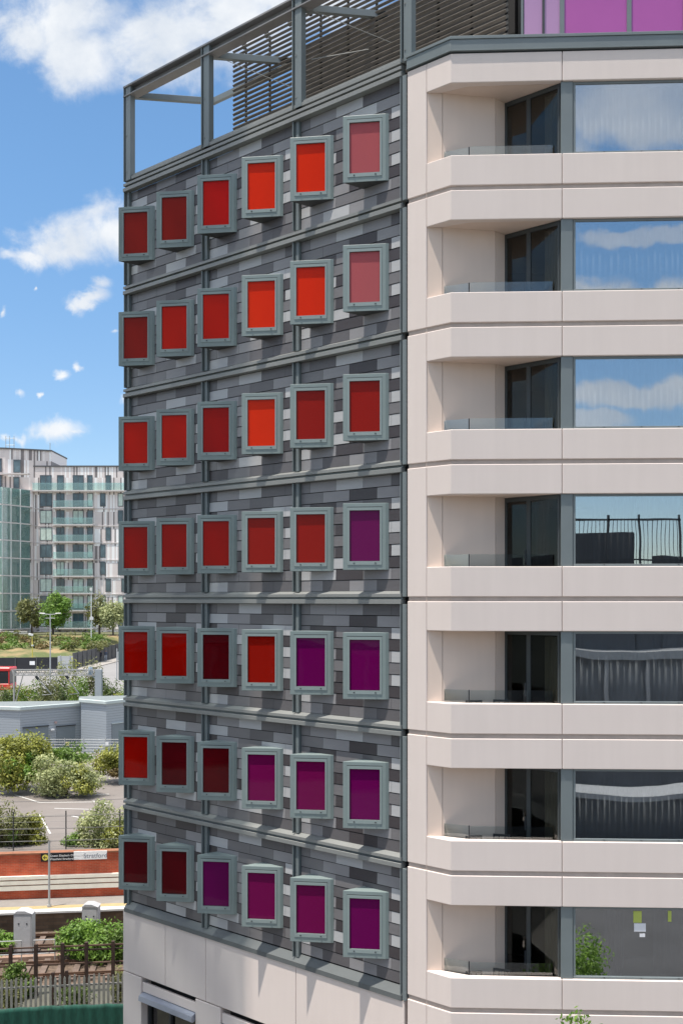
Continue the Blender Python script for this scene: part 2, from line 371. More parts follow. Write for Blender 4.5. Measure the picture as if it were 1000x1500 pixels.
def make_wedge():
    m = MB()
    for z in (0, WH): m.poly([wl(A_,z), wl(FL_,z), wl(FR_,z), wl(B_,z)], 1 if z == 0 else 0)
    m.poly([wl(A_,0), wl(FL_,0), wl(FL_,WH), wl(A_,WH)]); m.poly([wl(FR_,0), wl(B_,0), wl(B_,WH), wl(FR_,WH)]); m.poly([wl(A_,0), wl(B_,0), wl(B_,WH), wl(A_,WH)])
    a, b, c, d = .155, FW-.135, .205, WH-.165
    m.poly([fr(0,0), fr(FW,0), fr(b,c), fr(a,c)]); m.poly([fr(FW,0), fr(FW,WH), fr(b,d), fr(b,c)])
    m.poly([fr(FW,WH), fr(0,WH), fr(a,d), fr(b,d)]); m.poly([fr(0,WH), fr(0,0), fr(a,c), fr(a,d)])
    D = .085
    for (s0,z0),(s1,z1) in (((a,c),(b,c)),((b,c),(b,d)),((b,d),(a,d)),((a,d),(a,c))):
        m.poly([fr(s0,z0), fr(s1,z1), fr(s1,z1,D), fr(s0,z0,D)])
    m.poly([fr(a,c,D), fr(b,c,D), fr(b,d,D), fr(a,d,D)])
    bm = None
    o = m.build('wedge_window', [BOXP, plain('soffit_plate_shade', (.045,.047,.048), .7)], HOTEL, origin=(0,0,0), fix=False)  # near-black underside plate; contact shade is in its colour too
    bm = bmesh.new(); bm.from_mesh(o.data); bmesh.ops.remove_doubles(bm, verts=bm.verts, dist=.0005); bmesh.ops.recalc_face_normals(bm, faces=bm.faces); bm.to_mesh(o.data); bm.free()
    bv = o.modifiers.new('bevel', 'BEVEL'); bv.width = .008; bv.segments = 2; bv.limit_method = 'ANGLE'; bv.angle_limit = R(35)
    s = MB()                                                     # raised inner sash with a groove above
    w = .045
    for (s0,s1,z0,z1) in ((a-w,b+w,c-w*1.9,c),(a-w,b+w,d,d+w*1.4),(a-w,a,c,d),(b,b+w,c,d)):
        p = [fr(s0,z0,.02), fr(s1,z0,.02), fr(s1,z0,-.012), fr(s0,z0,-.012)]; q = [v+Vector((0,0,z1-z0)) for v in p]
        bb = len(s.v); s.v += p+q
        for fc in ((0,1,2,3),(4,7,6,5),(0,4,5,1),(1,5,6,2),(2,6,7,3),(3,7,4,0)): s.f.append([bb+i for i in fc]); s.mi.append(0)
    s.build('sash', SASH, o, origin=(0,0,0))
    g = MB(); g.poly([fr(a-.06,d+w*1.4+.006,-.002), fr(b+.06,d+w*1.4+.006,-.002), fr(b+.06,d+w*1.4+.02,-.002), fr(a-.06,d+w*1.4+.02,-.002)])
    g.v += [v+(fr(0,0,.006)-fr(0,0,0)) for v in list(g.v)]
    g.f += [[7,6,5,4],[0,1,5,4],[1,2,6,5],[2,3,7,6],[3,0,4,7]]; g.mi += [0]*5
    g.build('drip_seal', DARKM, o, origin=(0,0,0))
    for ss in (a+.11, b-.10):
        t = MB(); t.box(fr(ss, c-.045, -.016), (fr(.016,0)-fr(0,0)), (fr(0,0,-.010)-fr(0,0)), (0,0,.010)); t.build('latch', DARKM, o, origin=(0,0,0))
    def sheet(s0, s1, z0_, z1_, dep, th):
        p = MB(); p.poly([fr(s0,z0_,dep), fr(s1,z0_,dep), fr(s1,z1_,dep), fr(s0,z1_,dep)])
        p.v += [v+(fr(0,0,th)-fr(0,0,0)) for v in list(p.v)]; p.f += [[7,6,5,4],[0,1,5,4],[1,2,6,5],[2,3,7,6],[3,0,4,7]]; p.mi += [0]*5
        return p
    W_, H_ = b-a, d-c
    sheet(a+.002, b-.002, c+.002, d-.002, .078, .005).build('blind', BLINDM, o, origin=(0,0,0))
    sheet(a+.004, a+W_*.5, c+.004, d-.004, .062, .006).build('curtain_tone_split', CURTE, o, origin=(0,0,0))
    p = MB(); t0, t1 = .034, .04
    p.poly([fr(a+.003,c+.003,t0), fr(b-.003,c+.003,t0), fr(b-.003,d-.003,t0), fr(a+.003,d-.003,t0)])
    p.v += [v+(fr(0,0,.008)-fr(0,0,0)) for v in list(p.v)]; p.f += [[7,6,5,4],[0,1,5,4],[1,2,6,5],[2,3,7,6],[3,0,4,7]]; p.mi += [0]*5
    p.build('pane', PANEM['R'], o, origin=(0,0,0))
    return o
proto = make_wedge()
panedata = {}
CLOTH = [(.0,.42),(.55,.99),(.0,.2),(.0,.68),(.62,.99),(.3,.99),(.0,.5),(.8,.99),(.0,.33),(.45,.99),(.0,.12)]
CLOTHZ = [0,0,.0,.32,0,.0,.45,0]
prng = random.Random(4)
first = True
for r in range(7):
    for c in range(6):
        o = proto if first else copy_tree(proto, HOTEL); first = False
        ua = 8.92-1.695*(5-c)
        pos = F(ua, SL+.006, zk(r)-.66-WH)
        o.location = pos-WORLD[HOTEL.name]; o.rotation_euler = (0,0,ang)
        k = GRID[r][c]
        for ch in list(o.children):
            if ch.name.startswith('curtain_tone_split'):
                # each window's dark cloth is sized to mimic a partial reflection
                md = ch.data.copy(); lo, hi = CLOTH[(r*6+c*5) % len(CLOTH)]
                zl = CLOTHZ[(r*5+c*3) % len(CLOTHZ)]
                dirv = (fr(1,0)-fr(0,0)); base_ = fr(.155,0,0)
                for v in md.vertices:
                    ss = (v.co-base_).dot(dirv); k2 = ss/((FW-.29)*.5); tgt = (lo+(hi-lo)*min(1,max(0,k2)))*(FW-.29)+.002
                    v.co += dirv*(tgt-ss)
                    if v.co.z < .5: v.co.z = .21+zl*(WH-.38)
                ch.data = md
            if ch.name.startswith('pane'):
                if k not in panedata:
                    panedata[k] = ch.data.copy(); panedata[k].materials[0] = PANEM[k]
                ch.data = panedata[k]; ch['label'] = PNAME[k]
                ch.rotation_euler = (R(prng.uniform(-.2,.2)), 0, R(prng.uniform(-.3,.3)))

# cream precast front: bands, parapets, pier
UP0 = uof(624); PIER0 = UEND+.125
GJ = (Vector((4.80,22.29))-C2).dot(E2)                        # joint right of the balcony
W0, W1, W2, W3 = Vector((1.885,22.872)), Vector((2.253,22.872)), Vector((3.465,23.10)), Vector((3.712,23.325))
DR = Vector((4.765,22.42))
Pin = Vector((2.25,22.862)); Cin = Vector((2.80,22.58)); GE = 12.0
outerL = [F(UP0+.003,0), C2, G(GJ-.006,0)]
innerL = [G(GJ-.006,-.16), Cin, Pin, F(UP0+.003,-.05)]
chairs_at = []
for j in range(-4, 4):
    zp0, zp1 = 15.045+3*j, 15.705+3*j          # parapet of the storey standing on this joint
    zs0, zs1 = 14.29+3*j, 14.94+3*j            # band hanging below the joint
    row = 4-j                                   # storey number from the top whose parapet this is
    plan = outerL+innerL
    if j < 4 and j > -5:
        if j >= -4 and j <= 3:
            MB().prism(plan, zp0, zp1).build('parapet', CREAM, HOTEL, bevel=.012)
            gbox(MB(), GJ+.006, GE, -.16, 0, zp0, zp1).build('parapet', CREAM, HOTEL, bevel=.012)
        MB().prism(plan, zs0, zs1).build('band', CREAM, HOTEL, bevel=.012)
        gbox(MB(), GJ+.006, GE, -.16, 0, zs0, zs1).build('band', CREAM, HOTEL, bevel=.012)
        m = MB(); m.prism([F(PIER0+.02,-.03), F(UP0,-.03), C2-(N2+NE)*.025, G(GE,-.03), G(GE,-.14), Cin+Vector((-.2,.02)), F(UP0,-.12), F(PIER0+.02,-.12)], zs1-.02, zp0+.02)
        m.build('shadow_joint', plain('joint_cream', (.48,.40,.35), .9), HOTEL)
    # soffit and balcony floor slab, room slab
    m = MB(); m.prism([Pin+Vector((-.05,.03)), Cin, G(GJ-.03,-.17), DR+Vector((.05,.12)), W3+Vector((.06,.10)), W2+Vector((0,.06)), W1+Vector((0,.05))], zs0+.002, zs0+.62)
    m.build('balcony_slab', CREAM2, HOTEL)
    m = MB(); m.prism([G(GJ,-.18), G(GE,-.18), G(GE,-3.9), Vector((3.9,26.2)), W3+Vector((.1,.2)), DR+Vector((.06,.16))], zs0+.02, zs0+.60); m.build('room_slab', SLAB, HOTEL)
# top band above first storey
zs0, zs1 = 26.29, 26.93
MB().prism(outerL+innerL, zs0, zs1).build('band', CREAM, HOTEL, bevel=.012)
gbox(MB(), GJ+.006, GE, -.16, 0, zs0, zs1).build('band', CREAM, HOTEL, bevel=.012)
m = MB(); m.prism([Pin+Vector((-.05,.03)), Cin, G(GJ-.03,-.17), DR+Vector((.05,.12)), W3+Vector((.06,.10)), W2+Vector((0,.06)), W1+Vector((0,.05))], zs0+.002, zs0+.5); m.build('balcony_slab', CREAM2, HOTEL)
m = MB(); m.prism([G(GJ,-.18), G(GE,-.18), G(GE,-3.9), Vector((3.9,26.2)), W3+Vector((.1,.2)), DR+Vector((.06,.16))], zs0+.02, zs0+.5); m.build('room_slab', SLAB, HOTEL)
# pier panels, groove to groove
for j in range(-5, 4):
    za, zc = 15.045+3*j, 14.94+3*(j+1)
    if j == 3: zc = 26.93
    za = max(za, 0)
    fbox(MB(), PIER0, UP0-.003, -.12, 0, za, zc).build('pier', CREAM, HOTEL, bevel=.012)
# recess walls (two concrete leaves and a return)
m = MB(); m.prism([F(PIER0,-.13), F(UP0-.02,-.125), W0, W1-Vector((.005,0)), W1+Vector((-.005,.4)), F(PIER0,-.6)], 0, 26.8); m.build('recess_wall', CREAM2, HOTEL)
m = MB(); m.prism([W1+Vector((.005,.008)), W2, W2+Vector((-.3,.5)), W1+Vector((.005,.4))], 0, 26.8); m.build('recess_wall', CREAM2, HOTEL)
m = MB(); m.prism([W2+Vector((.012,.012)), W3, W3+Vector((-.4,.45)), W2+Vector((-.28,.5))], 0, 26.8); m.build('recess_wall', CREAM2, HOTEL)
# copings
m = MB()
cop = [F(UEND+.12,.03), C2+(N2+NE).normalized()*.033, G(GE,.03), G(GE,-.35), C2-(N2+NE).normalized()*.38, F(UEND+.12,-.35)]
m.prism(cop, 27.00, 27.22)
cop2 = [F(UEND+.12,.05), C2+(N2+NE).normalized()*.054, G(GE,.05), G(GE,-.40), C2-(N2+NE).normalized()*.43, F(UEND+.12,-.40)]
m.prism(cop2, 27.222, 27.29); m.prism([p for p in [F(UEND+.12,.042), C2+(N2+NE).normalized()*.046, G(GE,.042), G(GE,-.36), C2-(N2+NE).normalized()*.39, F(UEND+.12,-.36)]], 26.965, 26.998)
m.build('coping', STEEL, HOTEL, bevel=.006)
cop3 = [F(UEND+.12,-.05), C2-(N2+NE).normalized()*.055, G(GE,-.05), G(GE,-.3), C2-(N2+NE).normalized()*.33, F(UEND+.12,-.3)]
MB().prism(cop3, 26.93, 26.963).build('shadow_gap', BLACK, HOTEL)

# balcony doors, windows, glass balustrades
DD = (DR-W3); DLn = DD.length; DD.normalize(); DN = Vector((DD.y,-DD.x)); DN = DN if DN.y < 0 else -DN
def dq(s, n): return W3+DD*s+DN*n
def dbox(m, s0, s1, n0, n1, z0, z1, mi=0): return m.prism([dq(s0,n0), dq(s1,n0), dq(s1,n1), dq(s0,n1)], z0, z1, mi)
def sofit(i): return 26.29-3*i
for i in range(7):
    zt = sofit(i)-.0; zf = zt-3+.62; zpar = zt-1.585
    m = MB(); dbox(m, .0, DLn, -.06, .0, zt-.10, zt-.004)
    for s0, s1 in ((.0,.05), (.56,.66), (DLn-.05, DLn)): dbox(m, s0, s1, -.06, 0.0, zf+.06, zt-.10)
    dbox(m, 0, DLn, -.06, 0, zf+.002, zf+.06)
    d = m.build('balcony_door', plain('door_frame', (.05,.058,.06), .4), HOTEL, bevel=.004)
    dbox(MB(), .05, .56, -.035, -.025, zf+.06, zt-.10).build('pane', GLASSD, d)
    dbox(MB(), .66, DLn-.05, -.035, -.025, zf+.06, zt-.10).build('pane', GLASSD, d)
    dbox(MB(), .53, .555, .0, .03, zf+.9, zf+1.2).build('handle', DARKM, d)
    # front window
    m = MB(); z0, z1 = zpar, zt
    gbox(m, GJ-.02, GJ+.235, -.16, -.045, z0+.002, z1-.002)
    gbox(m, GJ+.245, GE, -.14, -.07, z1-.055, z1-.002); gbox(m, GJ+.245, GE, -.14, -.06, z0+.002, z0+.055); gbox(m, GJ+.245, GJ+.30, -.14, -.07, z0+.055, z1-.055)
    for s in (GJ+3.9, GJ+7.2): gbox(m, s, s+.06, -.14, -.07, z0+.055, z1-.055)
    w = m.build('window', STEEL, HOTEL, bevel=.004)
    gbox(MB(), GJ+.30, GE, -.105, -.095, z0+.055, z1-.055).build('pane', GLASSW, w)
    for s in (GJ+.9, GJ+1.7, GJ+2.5, GJ+3.3): gbox(MB(), s, s+.03, -.059, -.05, z0+.03, z0+.045).build('clip', DARKM, w)
    # glass balustrade
    gz0, gz1 = zpar-.35, zpar+.275
    a, b = Pin+Vector((.04,.02)), Cin+Vector((.0,.05))
    c, e = G((Cin-C2).dot(E2)+.03,-.205), G((Vector((4.63,22.4))-C2).dot(E2),-.205)
    ad = (b-a).normalized(); an = Vector((-ad.y, ad.x))*.008
    g = MB().prism([a, b, b+an, a+an], gz0, gz1); cd = (e-c).normalized(); cn = Vector((-cd.y, cd.x))*.008
    g.prism([c, e, e+cn, c+cn], gz0, gz1)
    o = g.build('balustrade', GLASSB, HOTEL)
    pq = (b+c)/2+Vector((0,.03))
    MB().abox(pq.x-.012, pq.x+.012, pq.y-.012, pq.y+.012, gz0, gz1+.005).build('post', DARKM, o)

# roof frame
ZT = 29.94
for uu in (0.0, BAY, 2*BAY, UEND):
    m = MB(); w = .20
    fbox(m, uu-.05, uu-.02, -.22, .04, Z0+.31, ZT-.01); fbox(m, uu-.02, uu+.03, -.10, -.05, Z0+.31, ZT-.02)
    fbox(m, uu+.03, uu+.25, -.16, .015, Z0+.31, ZT-.02)
    o = m.build('roof_post', STEEL, HOTEL, bevel=.006)
    for dz in (.55, 1.6): fbox(MB(), uu+.06, uu+.09, .017, .03, Z0+dz, Z0+dz+.03).build('bolt', STEEL_L, o)
m = MB(); fbox(m, -.05, UEND+.28, -.26, .05, ZT-.035, ZT+.02); fbox(m, -.05, UEND+.28, -.20, -.12, ZT-.26, ZT-.035); fbox(m, -.05, UEND+.28, -.26, .05, ZT-.30, ZT-.26)
m.build('roof_beam', plain('roof_beam_steel', (.22,.215,.215), .45), HOTEL, bevel=.005)
X2 = Vector((.989,.148))
for uu in (.05, BAY+.05, 2*BAY+.05):
    p = F(uu+.1,-.2); ln = 2.35 if uu < 6 else 2.1
    q = p+X2*ln
    MB().beam((p.x,p.y,ZT-.22), (q.x,q.y,ZT-.22), .12, .17).build('cross_beam', STEEL, HOTEL, bevel=.005)
q0, q1 = F(.05+.1,-.2)+X2*2.3, F(BAY+.05,-.2)+X2*2.3
MB().beam((q0.x,q0.y,ZT-.22), (q1.x,q1.y,ZT-.22), .12, .16).build('rear_beam', STEEL, HOTEL)
m = MB()
for uu in (BAY, 2*BAY):
    p = F(uu+.3,-.1,ZT-.3); q = F(uu+1.9,-1.5,Z0+1.9); MB().tube(p, q, .008, n=6).build('bracing_cable', STEEL_L, HOTEL)
    if uu > 4: MB().tube(F(uu+.3,-.3,ZT-1.5), F(uu+1.2,-1.45,ZT-1.1), .012, n=6).build('bracing_cable', STEEL_L, HOTEL)

# sill of the frame
m = MB(); fbox(m, .27, UEND, -.2, .0, Z0+.31, Z0+.40); fbox(m, .27, UEND, -.16, -.05, Z0+.402, Z0+.47); m.build('roof_sill', STEEL_L, HOTEL, bevel=.005)
m = MB()
fbox(m, UEND+.27, UCOR-.25, -.33, -.22, 27.292, 27.42); m.build('roof_sill', STEEL, HOTEL)
# louvre screen
SN = -1.58; us, ue = 2.93, UCOR+.45
lrn = random.Random(3)
m = MB(); z = Z0+.15; i = 0
while z < 30.6:
    cz = z+lrn.uniform(-.006,.006)
    # blade: deep board tilted forwards
    u = us if z < 30.55 else us+ (z-30.55)*.0
    top = 30.6
    if z > top and True:
        u = 7.9
    c = F((u+ue)/2, SN, cz); t = R(40)
    m.box(c, D3*((ue-u)/2), (N3*math.cos(t)-UP*math.sin(t))*.065, (N3*math.sin(t)+UP*math.cos(t))*.034)
    z += .137; i += 1
scr = m.build('louvre_screen', WOODL, HOTEL)
for s in range(0, 11):
    u = us+.35+s*.95
    if u > ue: break
    fbox(MB(), u, u+.05, SN-.13, SN-.085, Z0+.1, 30.6).build('rail_post', DARKM, scr)
fbox(MB(), us+.2, ue, SN-.12, SN-.09, 30.78, 30.81).build('top_rail', STEEL, scr)
for u in (us+.25, us+1.15, us+2.05, us+2.8): fbox(MB(), u, u+.09, SN-.15, SN-.06, 30.62, 30.86).build('bracket', DARKM, scr)
# plant enclosure behind the screen
m = MB(); fbox(m, 4.95, UCOR+.2, SN-1.9, SN-.75, Z0+.1, 30.3); m.build('plant_enclosure', plain('plant_dark', (.03,.03,.032), .8), HOTEL)
# purple penthouse
s0 = (Vector((4.11,23.3))-C2).dot(E2); nn = (Vector((4.11,23.3))-C2).dot(NE)
px_ = [xa(v, 23.25)-xa(765, 23.25) for v in (766, 795, 822, 919, 1000, 1090, 1180)]
pm = [PURPLE2, PURPLE2, PURPLE, PURPLE, PURPLE, PURPLE]
for i in range(6):
    gbox(MB(), s0+px_[i]+.02, s0+px_[i+1]-.02, nn-.06, nn, Z0+.1, 30.6).build('purple_panel', pm[i], HOTEL)
for i in range(1, 7):
    w = .055 if i >= 2 else .03
    gbox(MB(), s0+px_[i]-w+.01, s0+px_[i]+w, nn-.08, nn+.035, Z0+.1, 30.6).build('mullion', STEEL if i >= 2 else DARKM, HOTEL)
gbox(MB(), s0-.03, s0+.015, nn-.08, nn+.03, Z0+.1, 30.6).build('mullion', STEEL, HOTEL)
gbox(MB(), s0+.0, s0+px_[6], nn-3, nn-.09, Z0+.1, 30.7).build('penthouse_wall', DARKM, HOTEL)

# curtains, each hanging in its own room
def curtain(s0, s1, n, z0, z1, mat, label, wl_=.13, amp=.022, seed=0):
    rr = random.Random(seed); m = MB(); N = int((s1-s0)/.02); pts = []
    ph = rr.uniform(0, 6)
    for i in range(N+1):
        s = s0+(s1-s0)*i/N
        pts.append(G(s, n+amp*math.sin(s*2*math.pi/wl_+ph+.8*math.sin(s*2.3+ph))+.012*math.sin(s*31+ph)))
    b = len(m.v)
    for p in pts: m.v += [Vector((p.x,p.y,z0)), Vector((p.x,p.y,z1))]
    for i in range(N): m.f.append([2*i,2*i+2,2*i+3,2*i+1]); m.mi.append(0)
    o = m.build('curtain', mat, None, origin=G((s0+s1)/2, n, z0), fix=False, smooth=True)
    sd = o.modifiers.new('thick', 'SOLIDIFY'); sd.thickness = .006
    tag(o, label, 'curtain', 'curtains behind the wide hotel windows'); return o
ORD = ['topmost', 'second', 'third', 'fourth', 'fifth', 'sixth', 'lowest']
for i in range(7):
    zt = sofit(i)-.03; zb_ = sofit(i)-2.36
    nm = ('topmost wide window' if i == 0 else 'lowest wide window' if i == 6 else ORD[i]+' wide window from the top')
    if i == 3:
        curtain(GJ+.75, GJ+1.7, -.38, zb_, zt, CURTD, 'dark grey curtain partly drawn in the fourth wide window from the top', seed=i)
        curtain(GJ+1.75, GJ+3.2, -.42, zb_, zt, CURTD, 'second dark curtain hanging right of another in the fourth wide window from the top', seed=i+20)
    elif i == 6:
        curtain(GJ+.98, GJ+1.4, -.40, zb_, zt, CURTD, 'bunched grey curtain beside the notices in the lowest wide window', .09, .05, seed=i)
        curtain(GJ+2.1, GJ+5.2, -.55, zb_, zt, CURTD, 'dim curtain spread right of the notices in the lowest wide window', seed=i+9)
    else:
        curtain(GJ+.32, GJ+6, -.34, zb_, zt, CURT if i < 3 else plain('pale_curtain', (.62,.62,.66), .9), 'sheer pale curtain spread across the '+nm, seed=i)
    # curtain inside the balcony door
    if i == 3:
        m = MB(); pts = [dq(.70+.012*q, -.16+.03*math.sin(q*.9)) for q in range(28)]
        for p in pts: m.v += [Vector((p.x,p.y,zb_)), Vector((p.x,p.y,zt-.1))]
        for q in range(27): m.f.append([2*q,2*q+2,2*q+3,2*q+1]); m.mi.append(0)
        o = m.build('curtain', CURTD, None, origin=(pts[0].x,pts[0].y,zb_), fix=False, smooth=True); o.modifiers.new('thick','SOLIDIFY').thickness = .006
        tag(o, 'dark curtain behind the balcony door of the fourth storey from the top', 'curtain')
    else:
        m = MB(); pts = [dq(.96+.012*q, -.11+.02*math.sin(q*.9)) for q in range(42)]
        for p in pts: m.v += [Vector((p.x,p.y,zb_)), Vector((p.x,p.y,zt-.1))]
        for q in range(41): m.f.append([2*q,2*q+2,2*q+3,2*q+1]); m.mi.append(0)
        o = m.build('curtain', CURTB, None, origin=(pts[0].x,pts[0].y,zb_), fix=False, smooth=True); o.modifiers.new('thick','SOLIDIFY').thickness = .006
        tag(o, 'beige curtain behind the balcony door of the '+('top' if i == 0 else 'lowest' if i == 6 else ORD[i])+(' storey' if i in (0,6) else ' storey from the top'), 'curtain', 'curtains behind the balcony doors')
# notices on lowest window
z_ = at(935, 1338, 22.25).z
def note(px0, px1, py0, py1, mat, label):
    s0_, s1_ = (Vector((xa(px0,22.3),22.2))-C2).dot(E2), (Vector((xa(px1,22.3),22.2))-C2).dot(E2)
    o = gbox(MB(), s0_, s1_, -.091, -.087, at(0,py1,22.3).z, at(0,py0,22.3).z).build('paper_notice', mat, None, origin=G(s0_,-.11,at(0,py1,22.3).z))
    tag(o, label, 'notice')
note(927, 939, 1335, 1352, plain('lime_paper', (.42,.48,.10), .7), 'lime green notice stuck on the lowest wide window')
note(928, 945, 1353, 1365, plain('white_paper', (.7,.7,.72), .7), 'white paper notice below the lime green one in the lowest wide window')
note(936, 944, 1368, 1373, plain('white_paper', (.7,.7,.72), .7), 'smallest white notice, under the other papers in the lowest wide window')
note(977, 982, 1334, 1350, plain('lime_paper', (.42,.48,.10), .7), 'narrow lime strip at the right side of the lowest wide window')

# balcony chairs
def make_chair():
    r = empty('balcony_chair', (0,0,0), 'x', 'chair', 'black chairs on the hotel balconies')
    MB().abox(-.19,.19,-.17,.17,.42,.45).build('seat', DARKM, r, bevel=.008)
    b = MB(); b.abox(-.19,.19,.155,.18,.79,.84); b.abox(-.19,.19,.155,.175,.62,.66)
    for x in (-.06,.06): b.abox(x-.01,x+.01,.16,.172,.45,.79)
    b.build('backrest', DARKM, r)
    for x in (-.175,.175):
        for y in (-.155,.165): MB().abox(x-.014,x+.014,y-.014,y+.014,0,.42 if y < 0 else .80).build('leg', DARKM, r)
    return r
ch = make_chair(); firstc = True
for i in (4, 5, 6):
    zf = sofit(i)-3+.622
    for q, (x, y, rz) in enumerate(((2.90,22.84,R(188)), (3.62,22.98,R(160)))):
        o = ch if firstc else copy_tree(ch); firstc = False
        o.location = (x, y, zf); o.rotation_euler = (0,0,rz)
        o['label'] = 'black chair %s on the %s balcony' % ('in the left corner' if q == 0 else 'nearer the door', {4:'fifth highest', 5:'sixth highest', 6:'lowest'}[i])

# ------------------------------------------------------------------ ground and railway
def struct(name, mb, mat, **kw):
    o = mb.build(name, mat, None, **kw); o['kind'] = 'structure'; return o
r2 = Vector((.992,.126)).normalized(); q2 = Vector((-r2.y, r2.x)); Q0 = Vector((-12.59,46.07))
def T(s, w, z=None):
    p = Q0+r2*s+q2*w
    return Vector((p.x,p.y)) if z is None else Vector((p.x,p.y,z))
def tpx(px, w, z):
    """point at picture column px on the railway line w"""
    k = (px-CX)/FPX; p0 = T(0, w); s = (k*p0.y-p0.x)/(r2.x-k*r2.y); return T(s, w, z)
def spx(px, w): return (tpx(px, w, 0).to_2d()-Q0).dot(r2)
def tbox(m, s0, s1, w0, w1, z0, z1, mi=0): return m.prism([T(s0,w0), T(s1,w0), T(s1,w1), T(s0,w1)], z0, z1, mi)
GRAVEL = plain('gravel', (.20,.17,.145), .95, 0, .45, 1.2, bump=.6)
BALLAST = plain('ballast', (.12,.085,.062), .95, 0, .55, 5, bump=.8)
m = MB(); m.poly([(-900,-500,0),(900,-500,0),(900,1500,0),(-900,1500,0)]); struct('ground', m, plain('ground_soil', (.09,.088,.07), .95, 0, .4, .3), fix=False)
m = MB(); tbox(m, -40, 60, -6.6, -.05, -.05, .06); struct('track_bed', m, BALLAST)
m = MB(); m.poly([(-60,-30,.004),(60,-30,.004),(60,22,.004),(-60,22,.004)]); struct('forecourt', m, plain('paving', (.20,.19,.18), .9, 0, .2, .5), fix=False)
RAIL = plain('rusty_rail', (.13,.075,.05), .6, .4, .3, 4); SLEEP = plain('sleeper', (.14,.10,.08), .9, 0, .3, 3)
for nm, wc, lab in (('railway_track', -1.6, 'far railway track running along the platform edge'), ('railway_track', -5.1, 'near rusty railway track behind the dark post fence')):
    rt = empty(nm, T(0,wc,.06), lab, 'railway track', 'railway tracks')
    for w in (-.72,.72):
        m = MB(); tbox(m, -40, 60, wc+w-.035, wc+w+.035, .20, .25); tbox(m, -40, 60, wc+w-.01, wc+w+.01, .09, .2); tbox(m, -40,60, wc+w-.07, wc+w+.07,.17,.19); m.build('rail', RAIL, rt)
    m = MB()
    for i in range(120): tbox(m, -30+i*.65, -30+i*.65+.24, wc-1.25, wc+1.25, .03, .16)
    sl = m.build('sleepers', SLEEP, rt)
# conductor rail / cable trough between
o = MB(); tbox(o, -40, 60, -3.75, -3.45, .06, .22); tag(o.build('cable_trough', plain('trough', (.30,.20,.15), .9, 0, .3, 2), None, origin=T(0,-3.6,.06)), 'low brown cable trough lying between the two railway tracks', 'cable trough')
# platform
PF = empty('station_platform', T(0,1,0), 'grey station platform with yellow line and white edge below the brick wall', 'platform')
m = MB(); tbox(m, -40, 60, 0.12, 2.2, 0, .93); m.build('deck', plain('platform_top', (.24,.22,.20), .9, 0, .12, 1.5), PF)
m = MB(); tbox(m, -40, 60, .10, .118, 0, .86); m.build('face', brick('platform_brick', (.13,.085,.055), (.20,.13,.085), (.10,.085,.07), .45, .15), PF)
m = MB(); tbox(m, -40, 60, .0, .45, .86, .945); m.build('coping', plain('platform_white', (.60,.59,.57), .8, 0, .08, 2), PF)
m = MB(); tbox(m, -40, 60, .5, .95, .93, .936); m.build('yellow_line', plain('yellow_paint', (.40,.30,.15), .8, 0, .12, 3), PF)
# brick wall
BW = empty('brick_wall', T(0,2.3,.93), 'orange brick wall with pale cable ducts along the station platform', 'wall')
o = MB(); tbox(o, -40, spx(181,2.2), 2.2, 2.55, .93, 3.0); o = o.build('brickwork', brick('orange_brick', (.62,.105,.042), (.52,.08,.032), (.48,.20,.12), .23, .075), BW)
o.rotation_euler = (0,0,0)
for i, (za, zc) in enumerate(((1.36,1.56),(1.62,1.80),(1.86,2.02))):
    m = MB(); tbox(m, -40, spx(180,2.1), 2.06, 2.19, za, zc); m.build('cable_duct', plain('cream_duct', (.80,.76,.66), .8, 0, .1, 2), BW)
m = MB(); tbox(m, -40, spx(181,2.2), 2.15, 2.6, 3.0, 3.07); m.build('coping', plain('brick_coping', (.26,.11,.06), .9, 0, .3, 3), BW)
# station sign
SG = empty('station_sign', tpx(110,2.1,2.6), 'long station name sign, black left part and white right part, on the brick wall', 'sign')
sA, sB, sC = spx(60.5,2.05), spx(108.5,2.05), spx(157,2.05)
ztop, zbot = 15-(1249.5-877)*48/1500, 15-(1261-877)*48/1500
tbox(MB(), sA, sB, 2.0, 2.05, zbot-.02, ztop).build('black_plate', plain('sign_black', (.012,.012,.015), .4, 0, .05), SG)
tbox(MB(), sB+.004, sC, 2.0, 2.05, zbot+.02, ztop+.04).build('white_plate', plain('sign_white', (.88,.88,.88), .4, 0, .03), SG)
def text(name, body, size, s, z, w, mat, parent):
    cu = bpy.data.curves.new(name, 'FONT'); cu.body = body; cu.size = size; cu.extrude = .002; cu.align_x = 'LEFT'
    ob = bpy.data.objects.new(name, cu); COL.objects.link(ob)
    dg = bpy.context.evaluated_depsgraph_get(); me = bpy.data.meshes.new_from_object(ob.evaluated_get(dg)); COL.objects.unlink(ob); bpy.data.objects.remove(ob)
    me.materials.clear(); me.materials.append(mat)
    o = bpy.data.objects.new(name, me); COL.objects.link(o); o.parent = parent
    o.location = T(s, w, z)-WORLD[parent.name]; o.rotation_euler = (R(90), 0, math.atan2(r2.y, r2.x)); WORLD[o.name] = T(s,w,z); return o
WHT = plain('sign_white', ()); GRT = plain('sign_grey', (.22,.24,.30), .5)
text('lettering', 'Stratford', .30, sB+.45, zbot+.10, 1.996, GRT, SG)
text('lettering', 'Queen Elizabeth Olympic Park', .135, sA+.42, zbot+.20, 1.996, WHT, SG)
text('lettering', 'Westfield Stratford City', .135, sA+.42, zbot+.04, 1.996, WHT, SG)
m = MB(); c = T(sA+.20, 1.994, (zbot+ztop)/2-.01); rr3, up3 = r2.to_3d(), UP
